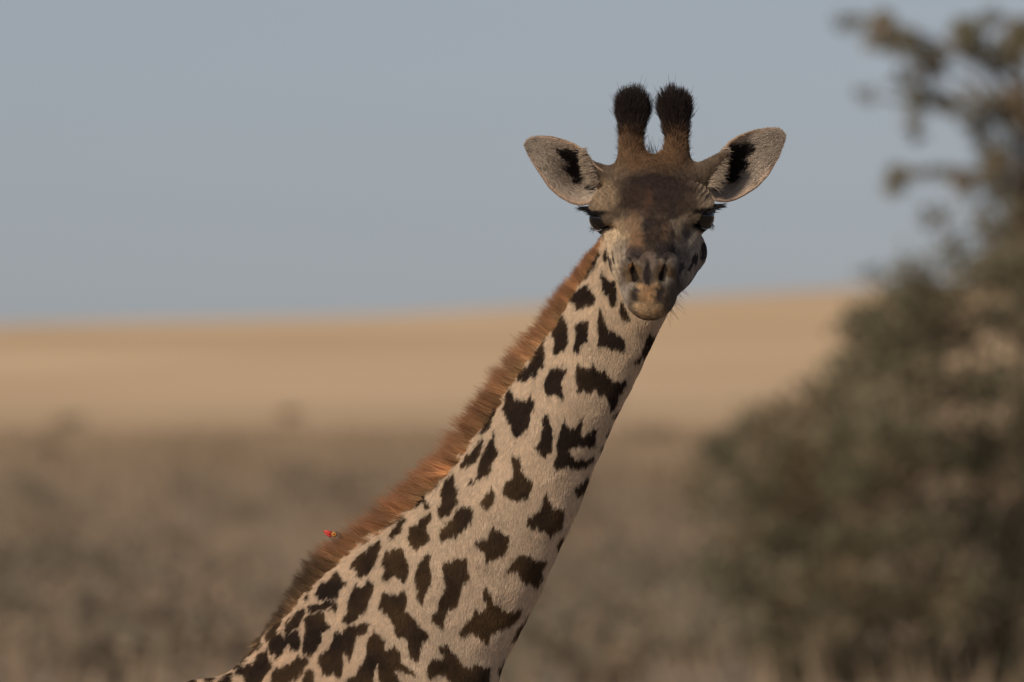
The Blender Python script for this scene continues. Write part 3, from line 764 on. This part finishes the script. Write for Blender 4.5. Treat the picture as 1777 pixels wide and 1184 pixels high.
def face_color(P):
    e = elev(P); q = to_head(P)
    w = np.stack([vnoise(P, .02, 51), vnoise(P, .02, 52)], 1) * 4 + np.stack([vnoise(P, .006, 53), vnoise(P, .006, 54)], 1) * 2
    x, y = (e + w).T
    C = np.tile(srgb(112, 97, 82), (len(P), 1))
    for (cx, cy, rx, ry, c, s) in FACE:
        k = np.clip(1.45 - ((x - cx) / rx) ** 2 - ((y - cy) / ry) ** 2, 0, 1) * s
        C = C * (1 - k[:, None]) + srgb(*c) * k[:, None]
    front = q[:, 0] > .0
    for pl, c in FPOLY:
        k = inpoly(x, y, pl) & front
        C[k] = srgb(*c)
    # horns and the back of the head
    hz = e[:, 1]; k = sstep(-hz, -262, -215)[:, None]
    C = C * (1 - k) + srgb(92, 68, 48) * k
    k = (sstep(-hz, -216, -200) * (np.abs(e[:, 0] - 1136) < 90))[:, None]
    C = C * (1 - k) + srgb(36, 28, 26) * k
    k = sstep(-q[:, 0], .02, .08)[:, None] * sstep(hz, 280, 330)[:, None]
    C = C * (1 - k) + CREAM * .8 * k
    mo = (vnoise(P, .010, 61) * .18 + vnoise(P, .005, 62) * .30 + vnoise(P * np.array([1.6, 1, .5]), .009, 63) * .16)[:, None]
    # bristle dots on the upper lip
    dots = (cells(P, .0085, 9) > .62) & (np.abs(e[:, 0] - 1124) < 26) & (np.abs(e[:, 1] - 520) < 30)
    C = C * (1 + mo); C[dots] *= .45
    # near-black colour along the nostril slits
    mq = q.copy(); mq[:, 1] = np.abs(mq[:, 1])
    k = np.clip(1 - (cone(mq, (.468, .041, -.040), (.510, .027, -.070), .0035, .0082) + .0005) / .002, 0, 1)[:, None]
    C = C * (1 - k) + srgb(20, 15, 14) * k
    # bare dark skin round the eyes
    for e_ in EYE:
        r = q - e_; dd = np.linalg.norm(r * np.array([.85, 1.0, 1.0]), axis=1)
        k = (1 - sstep(dd, .0305, .0345))[:, None] * .95
        C = C * (1 - k) + srgb(34, 29, 28) * k
    return C * FK * np.array([1.0, .965, .90])

def head_share(P):
    dh = np.full(len(P), 9.0); dt = sdf_trunk(P)
    hi = np.nonzero((P[:, 2] > 2.9) & (P[:, 0] > .02))[0]
    dh[hi] = sdf_head(P[hi])
    w = np.clip(.5 + (dt - dh) / .012, 0, 1); w[dh > 5] = 0
    return w

def skin_color(P, jit=0.0):
    w = head_share(P)
    C = np.zeros((len(P), 3))
    a = w < 1; b = w > 0
    if a.any(): C[a] += coat_color(P[a], jit) * (1 - w[a])[:, None]
    if b.any(): C[b] += face_color(P[b]) * w[b][:, None]
    return C, w

gir = bpy.data.objects.new('giraffe', None); col.objects.link(gir)
gir['label'] = 'giraffe with brown patches and rusty mane, head turned to face the camera'; gir['category'] = 'giraffe'
body = mesh_obj('body', verts, quads, M_COAT, gir)
co, no = mesh_arrays(body.data)
quads = np.empty(len(body.data.loops), np.int32); body.data.loops.foreach_get('vertex_index', quads); quads = quads.reshape(-1, 4)
bc, bw = skin_color(co)
set_color(body.data, 'coat', bc)

# ------------------------------------------------------------------ giraffe: ears
EL = ([(1050, 300), (1034, 288), (1014, 262), (997, 250), (981, 243.5), (957, 237), (934, 236), (920, 239), (912, 247)], [(1046, 338), (1026, 352), (1008, 356), (991, 352), (971, 341), (953, 325), (938, 303), (922, 279), (912, 258)])
ER = ([(1214, 300), (1232, 284), (1252, 264), (1266, 246), (1284, 235), (1308, 226), (1333, 222), (1350, 222), (1361, 230)], [(1226, 330), (1240, 348), (1260, 350), (1276, 346), (1292, 338), (1314, 324), (1334, 303), (1352, 272), (1363, 242)])
EDARK = {-1: ((900, 130, 4.933), [[(320,650),(420,640),(530,650),(560,700),(540,760),(560,850),(600,890),(560,930),(500,960),(440,910),(480,880),(400,830),(380,790),(440,790),(400,740),(350,700)], [(560,960),(620,925),(690,930),(680,985),(630,1000)]]),
         1: ((1130, 130, 4.933), [[(660,600),(800,580),(900,600),(870,660),(780,730),(840,750),(820,800),(740,860),(790,870),(760,900),(680,940),(620,920),(650,870),(660,800),(640,690)], [(510,975),(560,910),(620,930),(600,975),(540,1000)]])}
def resample(pts, n):
    p = np.array(pts, float); d = np.concatenate([[0], np.cumsum(np.linalg.norm(np.diff(p, axis=0), axis=1))]); t = np.linspace(0, d[-1], n)
    q = np.stack([np.interp(t, d, p[:, i]) for i in (0, 1)], 1)
    for _ in range(2): q[1:-1] = (q[:-2] + 2 * q[1:-1] + q[2:]) / 4
    return q
for sgn, (up_, lo_) in ((-1, EL), (1, ER)):
    nu, nv = 72, 44
    U = resample(up_, nu); Lw = resample(lo_, nu)
    vv = np.linspace(0, 1, nv); u = np.linspace(0, 1, nu)
    PX = U[:, None, :] * (1 - vv)[None, :, None] + Lw[:, None, :] * vv[None, :, None]
    cup = (4 * vv * (1 - vv))[None, :] ** .8 * (.058 * np.exp(-((u - .22) / .30) ** 2) + .016 * (1 - u))[:, None]
    curl = -.020 * np.exp(-((u - .28) / .26) ** 2)[:, None] * np.clip(1 - vv / .22, 0, 1)[None, :] ** 1.5
    Y = -.085 + .045 * u[:, None] + cup + curl
    PX = PX + np.stack([0 * Y, 0 * Y], -1)
    front = np.array([at(PX[i, j, 0], PX[i, j, 1], Y[i, j]) for i in range(nu) for j in range(nv)])
    idn = np.arange(nu * nv).reshape(nu, nv)
    gu = np.gradient(front.reshape(nu, nv, 3), axis=0); gv = np.gradient(front.reshape(nu, nv, 3), axis=1)
    nrm = unit(np.cross(gu, gv)).reshape(-1, 3); nrm[nrm[:, 1] > 0] *= -1
    thick = (.0022 + .0035 * np.minimum(1, np.minimum(vv, 1 - vv)[None, :] * 6) * np.minimum(1, (1 - u)[:, None] * 5)).reshape(-1, 1)
    fr = front + nrm * thick; bk = front - nrm * thick
    V = np.concatenate([fr, bk]); N_ = nu * nv
    q = np.stack([idn[:-1, :-1], idn[1:, :-1], idn[1:, 1:], idn[:-1, 1:]], -1).reshape(-1, 4)
    if sgn > 0: q = q[:, ::-1]
    F = [q, q[:, ::-1] + N_]
    bd = np.concatenate([idn[0, :-1], idn[:-1, -1], idn[-1, :0:-1], idn[:0:-1, 0]]); bn = np.roll(bd, -1)
    r_ = np.stack([bd, bn, bn + N_, bd + N_], 1)
    F.append(r_ if sgn < 0 else r_[:, ::-1])
    F = np.concatenate(F)
    ear = mesh_obj('ear', V, F, M_COAT, gir)
    ex = elev(V)
    uu = np.concatenate([np.repeat(u, nv)] * 2); v2 = np.concatenate([np.tile(vv, nu)] * 2)
    def ear_color(P, uu, v2, inner, sgn=sgn):
        e = elev(P) + np.stack([vnoise(P, .010, 71), vnoise(P, .010, 72)], 1) * 3.5 + rng.normal(size=(len(P), 2)) * 2.2
        C = np.tile(srgb(164, 150, 134), (len(P), 1)) * (1 + .12 * vnoise(P, .02, 73) + .08 * vnoise(P, .006, 74))[:, None]
        rim = np.clip(1 - np.minimum(v2, 1 - v2) / .10, 0, 1)[:, None] * .55
        C = C * (1 - rim) + srgb(186, 156, 130) * rim
        sp = (vnoise(P, .0045, 75) > .52) & (vnoise(P, .02, 76) > -.1) & (uu > .35)
        C[sp & inner] *= .5
        (ox, oy, sc), pls = EDARK[sgn]
        for pl in pls:
            k = inpoly(e[:, 0], e[:, 1], np.array(pl, float) / sc + np.array([ox, oy])) & inner
            C[k] = srgb(38, 32, 30)
        C[~inner] = srgb(140, 116, 92)
        return C * 1.1
    inner = np.concatenate([np.ones(N_, bool), np.zeros(N_, bool)])
    set_color(ear.data, 'coat', ear_color(V, uu, v2, inner))
    # ear hair: short down, and pale fringe from the front fold into the cup
    nh = 9000
    ru, rv_ = rng.random(nh) ** .9 * .97, rng.random(nh)
    iu = np.clip((ru * (nu - 1)).astype(int), 0, nu - 2); iv = np.clip((rv_ * (nv - 1)).astype(int), 0, nv - 2)
    fu = (ru * (nu - 1) - iu)[:, None]; fv = (rv_ * (nv - 1) - iv)[:, None]
    g_ = fr.reshape(nu, nv, 3); n3_ = nrm.reshape(nu, nv, 3)
    R_ = g_[iu, iv] * (1 - fu) * (1 - fv) + g_[iu + 1, iv] * fu * (1 - fv) + g_[iu, iv + 1] * (1 - fu) * fv + g_[iu + 1, iv + 1] * fu * fv
    Nn = n3_[iu, iv]; Tn = unit(gu[iu, iv])
    d0 = unit(Nn * .18 + Tn + rng.normal(size=(nh, 3)) * .2)
    cc = ear_color(R_, ru, rv_, np.ones(nh, bool)) * (.85 + .3 * rng.random((nh, 1)))
    L_ = .007 + .003 * rng.random(nh)
    rt = [R_]; dd0 = [d0]; dd1 = [d0]; LL = [L_]; cc0 = [cc]; rr = [np.full(nh, .00028)]
    nh = 650
    ru = rng.random(nh) * .34 + .06
    fold = np.array([[1013, 260], [1036, 318]]) if sgn < 0 else np.array([[1258, 258], [1233, 322]])
    tq = rng.random((nh, 1)); pf = fold[0] * (1 - tq) + fold[1] * tq + rng.normal(size=(nh, 2)) * 2.5
    R_ = np.array([at(pf[i, 0] - sgn * 2, pf[i, 1], -.088 - .014 * rng.random()) for i in range(nh)])
    d0 = unit(np.stack([sgn * np.ones(nh), -.45 + .2 * rng.normal(size=nh), -.1 + .35 * rng.normal(size=nh)], 1))
    d1 = unit(d0 + np.array([0, .5, -.15]))
    cc = srgb(176, 158, 136) * (.75 + .4 * rng.random((nh, 1)))
    rt.append(R_); dd0.append(d0); dd1.append(d1); LL.append(.010 + .022 * rng.random(nh) ** 1.6 * (.4 + tq[:, 0])); cc0.append(cc); rr.append(np.full(nh, .00042))
    nh = 900                                            # back edge fuzz
    iu = rng.integers(3, nu - 1, nh); side = rng.random(nh) < .6
    R_ = np.where(side[:, None], g_[iu, 0], g_[iu, -1])
    outw = np.where(side[:, None], -unit(gv[iu, 0]), unit(gv[iu, -1]))
    d0 = unit(outw + Tn[:nh] * .8 + rng.normal(size=(nh, 3)) * .3)
    cc = srgb(182, 156, 130) * (.8 + .3 * rng.random((nh, 1)))
    rt.append(R_); dd0.append(d0); dd1.append(d0); LL.append(.002 + .003 * rng.random(nh)); cc0.append(cc); rr.append(np.full(nh, .0003))
    c_ = np.concatenate(cc0)
    hair('ear_hair', np.concatenate(rt), np.concatenate(dd0), np.concatenate(dd1), np.concatenate(LL), np.concatenate(rr), c_, c_, M_HAIR, ear, k=4)

# ------------------------------------------------------------------ giraffe: eyes and lashes
def uv_sphere(c, r, n=24, m=14):
    V = []; F = []
    for i in range(m + 1):
        th = math.pi * i / m
        for j in range(n):
            ph = 2 * math.pi * j / n
            V.append(np.array(c) + r * np.array([math.sin(th) * math.cos(ph), math.sin(th) * math.sin(ph), math.cos(th)]))
    for i in range(m):
        for j in range(n): F.append((i * n + j, i * n + (j + 1) % n, (i + 1) * n + (j + 1) % n, (i + 1) * n + j))
    return V, F
BLACK = srgb(26, 22, 22)
for e, s in zip(EYE, (-1, 1)):
    v, f = uv_sphere(from_head(e), .0280)
    eye = mesh_obj('eye', v, f, M_EYE, gir)
    # pale wet rim along the lower lid
    o_ = unit(np.array([.74, s * .66, -.06])); w_ = unit(np.cross(o_, np.array([0, 0, 1.0]))); v_ = np.cross(w_, o_); v_ = v_ * np.sign(v_[2])
    ar = []
    for u_ in np.linspace(-.017, .017, 13):
        h_ = -.0200 * (1 - (u_ / .027) ** 2) - .001
        ar.append(from_head(e + w_ * u_ + v_ * h_ + o_ * math.sqrt(max(1e-6, .0292 ** 2 - u_ * u_ - h_ * h_))))
    lv, lf = tube(ar, .0017 * np.sin(np.linspace(.25, math.pi - .25, 13)), 8)
    mesh_obj('lower_eyelid', lv, lf, M_LID, eye)
    # upper lashes sweep out sideways, lower ones hang
    nh = 190
    t = rng.random(nh)
    q = e + np.stack([.024 - .036 * t, s * (.004 + .023 * t ** .7), .0200 + .004 * np.sin(t * 3.1) + .0018 * rng.normal(size=nh)], 1)
    d0 = unit(np.stack([.30 - .25 * t, s * np.ones(nh), -.06 + .06 * rng.normal(size=nh)], 1)); d1 = unit(d0 + np.stack([0 * t, 0 * t, .12 + .12 * rng.normal(size=nh)], 1))
    R_ = from_head(q); L_ = (.019 + .011 * t) * (.65 + .5 * rng.random(nh))
    nl = 34
    t2 = rng.random(nl)
    q2 = e + np.stack([(.5 - t2) * .036, s * (.016 + .006 * np.sin(t2 * math.pi)), -.017 - .003 * rng.random(nl)], 1)
    e0 = unit(np.stack([.2 + 0 * t2, s * (.35 + .3 * rng.random(nl)), -1 + 0 * t2], 1) + rng.normal(size=(nl, 3)) * .15)
    R2 = from_head(q2)
    cb = np.tile(BLACK, (nh + nl, 1))
    hair('eyelashes', np.concatenate([R_, R2]), np.concatenate([d0, e0]) @ HB.T, np.concatenate([d1, e0]) @ HB.T, np.concatenate([L_, .005 + .009 * rng.random(nl)]),
         np.concatenate([np.full(nh, .0006), np.full(nl, .0004)]), cb, cb, M_HAIR, eye, k=5, tip=.3)

# ------------------------------------------------------------------ giraffe: fur
pxy = elev(co)
inview = (pxy[:, 1] < 1280) & (pxy[:, 0] > 260)
near = no[:, 1] < .35
dens = np.where(inview & near, 4.2e5, np.where(inview, 5e4, 0.0))
dens = np.where(bw > .5, dens * 1.7, dens)
P, N = sample(co, no, quads, dens, rng)
# no fur inside the nostrils and eye openings
q = to_head(P); mq = q.copy(); mq[:, 1] = np.abs(mq[:, 1])
ok = (cone(mq, (.468, .041, -.040), (.510, .027, -.070), .0035, .0082) > .0015)
for e in EYE: ok &= np.linalg.norm(q - e, axis=1) > .0300
P, N = P[ok], N[ok]
W = head_share(P)
L = lookup(P)
down = np.array([-.22, -.05, -1.0])
bk = -fwd * 1.0 + np.array([0, 0, .15])
D = np.where(W[:, None] > .5, bk, down)
D = D + np.stack([vnoise(P, .04, 81), vnoise(P, .04, 82), vnoise(P, .04, 83)], 1) * .35 + rng.normal(size=P.shape) * .30
D = unit(D - (D * N).sum(1)[:, None] * N)
d0 = unit(D + N * (np.where(W > .5, .26, .32)[:, None] + .12 * rng.random((len(P), 1)))); d1 = unit(D + N * .06)
Lh = np.where(W > .5, .0085, .0100) * (.6 + .8 * rng.random(len(P)))
C = skin_color(P + D * (Lh * .55)[:, None], jit=1.6)[0]
ee = elev(P)
qh = to_head(P)
for e in EYE: Lh = Lh * (.35 + .65 * sstep(np.linalg.norm(qh - e, axis=1), .030, .042))
chin = (W > .5) & (ee[:, 1] > 470); Lh[chin] *= .75
val = (.70 + .60 * rng.random((len(P), 1))) * (1 + .08 * vnoise(P, .008, 84)[:, None])
C = C * val
hair('fur', P, d0, d1, Lh, np.full(len(P), .00032), C * .92, C * 1.1, M_HAIR, body, k=4)

# horn hair: brown on the shafts, black tufts on the knobs
for s in (-1, 1):
    b0, t0 = HORN[s]; axl = unit(t0 - b0)
    q = to_head(co); along = (q - b0) @ axl; rad_ = np.linalg.norm(q - b0 - along[:, None] * axl, axis=1)
    on = (rad_ < .045) & (along > .03)
    dn = np.where(on, np.where(along > .085, 4.0e5, 1.2e5), 0.0)
    P, N = sample(co, no, quads, dn, rng)
    al_ = (to_head(P) - b0) @ axl; axw = HB @ axl
    tuft = sstep(al_ + .014 * rng.normal(size=len(P)), .080, .104)
    d0 = unit(N * (.55 + .35 * tuft)[:, None] + axw * (.7 + .15 * tuft)[:, None] + rng.normal(size=P.shape) * .20)
    d1 = unit(d0 * (1 - .3 * tuft)[:, None] + axw * (.1 + 1.0 * tuft)[:, None] + rng.normal(size=P.shape) * .18)
    Lh = (.005 + .009 * rng.random(len(P))) * (1 - tuft) * sstep(al_, .02, .07) + tuft * (.012 + .020 * rng.random(len(P)) + .008 * vnoise(P, .012, 44))
    sp = rng.random(len(P)) < .02; Lh[sp] *= 1.5
    c0 = srgb(126, 95, 68) * (1 - tuft)[:, None] + srgb(44, 35, 32) * tuft[:, None]
    c0 = c0 * (.6 + .8 * rng.random((len(P), 1)))
    hair('horn_tuft', P, d0, d1, Lh, np.full(len(P), .00042), c0, c0 * .95, M_HAIR, body, k=5)
# long dark wisps on the crown and outer horn edges, chin whiskers
R_ = []; d0 = []; L_ = []; c_ = []
for i in range(170):
    s = 1 if i % 2 else -1
    al_ = .02 + .11 * rng.random()
    p_ = HORN[s][0] + al_ * unit(HORN[s][1] - HORN[s][0]) + np.array([0, s * .020, 0])
    R_.append(from_head(p_)); d0.append(HB @ unit(np.array([-.2 * rng.random(), s * 1.0, .55 + .35 * rng.normal()]))); L_.append(.008 + .012 * rng.random()); c_.append(srgb(70, 54, 44))
for i in range(46):
    R_.append(at(1117 + 26 * rng.random(), 268, -.03 + .02 * rng.random())); d0.append(unit(np.array([.25 * rng.normal() - .15, .2, 1.0]))); L_.append(.02 + .035 * rng.random() ** 2); c_.append(srgb(46, 36, 32))
n_e = len(R_)
for i in range(70):
    a_ = rng.random(); p_ = np.array([.50 - .20 * a_ * rng.random(), .034 + .03 * a_, -.150 + .030 * a_])
    R_.append(from_head(p_)); d0.append(HB @ unit(np.array([.15, .75 + .3 * rng.normal(), -.75 + .3 * rng.normal()]))); L_.append(.008 + .034 * rng.random() ** 1.5); c_.append(srgb(110, 90, 74))
R_ = np.array(R_); d0 = np.array(d0); c_ = np.array(c_)
d1 = unit(d0 + np.array([0, 0, -.25]))
hair('whiskers', R_, d0, d1, np.array(L_), np.full(len(R_), .0003), c_, c_, M_HAIR, body, k=5)

# ------------------------------------------------------------------ giraffe: mane
ML = np.array([(0, 3), (1, 12), (2, 27), (3, 37), (4, 43), (5, 50), (6, 55), (7, 58), (8, 60), (9, 54), (10, 46), (11, 34), (11.6, 22), (12.1, 9), (12.5, 3)], float)
nt = 1250                                               # tufts, each a clump of strands leaning together
ts = .35 + 11.95 * rng.random(nt)
def crest(ts):
    k = ts / (len(SEC) - 1) * 399
    return np.stack([np.interp(k, np.arange(400), DX), 0 * ts, np.interp(k, np.arange(400), DZ)], 1), np.stack([np.interp(k, np.arange(400), UX), 0 * ts, np.interp(k, np.arange(400), UZ)], 1), np.interp(k, np.arange(400), SD[:, 5])
sy = rng.normal(size=nt) * .010
per = 44
tid = np.repeat(np.arange(nt), per); n_ = len(tid)
tl = ts[tid] + rng.normal(size=n_) * .045
p_, u_, yc = crest(tl)
wid = np.clip(np.interp(tl, [0, 6, 12], [.010, .014, .018]), 0, 1)
yy = np.clip(sy[tid] * wid / .012 + rng.normal(size=n_) * .004, -.03, .03)
root = p_ - u_ * (.004 + 5.0 * yy[:, None] ** 2); root[:, 1] = yc + yy
axis_up = np.stack([u_[:, 2], 0 * tl, -u_[:, 0]], 1); axis_up[axis_up[:, 2] < 0] *= -1
lean_t = rng.normal(size=nt) * .26 + .10
tuftdir = unit(u_ + axis_up * lean_t[tid][:, None] + np.stack([0 * tl, yy * 22, 0 * tl], 1) + rng.normal(size=(n_, 3)) * .07)
# strands of one tuft gather towards its tip
cen = p_[np.arange(0, n_, per)].repeat(per, 0) * 0
Lm = np.interp(tl, ML[:, 0], ML[:, 1]) * S
lt = (.70 + .46 * rng.random(nt))[tid] * (.55 + .55 * rng.random(n_))
tc0, tu0, ty0 = crest(ts)
tip_t = tc0 + tu0 * (np.interp(ts, ML[:, 0], ML[:, 1]) * S)[:, None]; tip_t[:, 1] = ty0 + sy * 1.3
conv = unit(tip_t[tid] - root)
d1 = unit(tuftdir * .6 + conv * .75)
tone = (.78 + .44 * rng.random(nt))[tid][:, None]
rust = srgb(182, 138, 98); tan = srgb(232, 199, 152); red = srgb(166, 114, 82); blk = srgb(62, 50, 46)
lowk = sstep(tl, 8.6, 10.4)[:, None]
band = (vnoise(np.stack([tl * 1.0, 0 * tl, 0 * tl], 1), .55, 91) * .5 + .5)[:, None]
c0 = (tan * (1 - .55 * band) + rust * .55 * band) * (1 - .15 * lowk)
c1 = (red * (1 - .35 * band) + rust * .35 * band) * (1 - lowk) + blk * lowk
var = tone * (.6 + .8 * rng.random((n_, 1))) * (1 + .30 * vnoise(np.stack([tl, 0 * tl, 0 * tl], 1), .11, 92))[:, None]
rag = 1 + .16 * vnoise(np.stack([tl, yy * 20, 0 * tl], 1), .16, 93) + .12 * vnoise(np.stack([tl, yy * 20, 0 * tl], 1), .06, 94)
rag = rag * (1 - .22 * np.exp(-((tl - 9.45) / .16) ** 2))
hair('mane', root, tuftdir, d1, Lm * lt * rag, np.full(n_, .00036), c0 * var, c1 * var, M_MANE, gir, k=7, tip=.2, pw=2.0)

# ------------------------------------------------------------------ the oxpecker peeping over the mane
bird = bpy.data.objects.new('oxpecker', None); col.objects.link(bird)
bird['label'] = 'small brown bird with a red beak and yellow-ringed eye peeping over the mane'; bird['category'] = 'bird'
M_BF = mat_plain('bird_brown', srgb(112, 94, 78), .9, .15, .25, 220, .4)
M_RED = mat_plain('bird_beak', srgb(196, 60, 50), .45, .4, .15, 200)
M_YEL = mat_plain('bird_eye_ring', srgb(204, 144, 62), .6, .3, .1, 200)
M_PUP = mat_plain('bird_eye', srgb(150, 84, 30), .2, .5, .2, 200)
YB = -.004
spine = [at(575.5, 929, YB), at(579, 929.5, YB), at(585, 934, YB), at(592, 945, YB + .006), at(602, 957, YB + .03), at(614, 976, YB + .065), at(628, 998, YB + .085), at(645, 1024, YB + .095), at(656, 1042, YB + .097)]
v, f = tube(spine, np.array([4.5, 8.5, 10.5, 11, 15, 22, 24, 15, 5]) * S, 16)
mesh_obj('body', v, f, M_BF, bird)
beak_up = tube([at(576.5, 927.5, YB), at(571, 925, YB - .001), at(566, 922.5, YB - .001), at(561.2, 922, YB)], np.array([4.2, 3.9, 3.2, .9]) * S, 10, [1, 1, .9, .7])
beak_lo = tube([at(577, 931.5, YB), at(571, 929.5, YB - .001), at(566.5, 927, YB - .001), at(562.8, 924.6, YB)], np.array([2.9, 2.5, 1.9, .7]) * S, 10, [1, 1, .9, .7])
mesh_obj('beak', *beak_up, M_RED, bird); mesh_obj('beak', *beak_lo, M_RED, bird)
ec = at(579.5, 927.3, YB - 9.3 * S)
a = np.linspace(0, 2 * math.pi, 15)[:-1]
ring_v = []; ring_f = []
for i, q in enumerate(a):
    for j in range(6):
        ph = 2 * math.pi * j / 6; rr_ = (3.0 + 1.15 * math.cos(ph)) * S
        ring_v.append(ec + np.array([math.cos(q) * rr_, math.sin(ph) * 1.0 * S, math.sin(q) * rr_]))
for i in range(14):
    for j in range(6): ring_f.append((i * 6 + j, i * 6 + (j + 1) % 6, ((i + 1) % 14) * 6 + (j + 1) % 6, ((i + 1) % 14) * 6 + j))
be = mesh_obj('eye', *uv_sphere(ec + np.array([0, .0006, 0]), 2.5 * S, 12, 8), M_PUP, bird)
mesh_obj('eye_ring', ring_v, ring_f, M_YEL, be)
wv, wf = tube([at(603, 960, YB + .02), at(616, 985, YB + .056), at(634, 1012, YB + .07), at(652, 1040, YB + .085)], np.array([6, 15, 13, 2.5]) * S, 10, [.35, .3, .3, .4])
mesh_obj('wing', wv, wf, M_BF, bird)
wv, wf = tube([at(640, 1022, YB + .097), at(662, 1056, YB + .10), at(684, 1090, YB + .102)], np.array([6, 9, 7]) * S, 8, [.3, .2, .15])
mesh_obj('tail', wv, wf, M_BF, bird)
for dx in (0, 9):
    lv, lf = tube([at(618 + dx, 985, YB + .07), at(622 + dx, 992, YB + .045), at(624 + dx, 990, YB + .025)], np.array([2.2, 1.5, 1.2]) * S, 6)
    mesh_obj('leg', lv, lf, M_BF, bird)
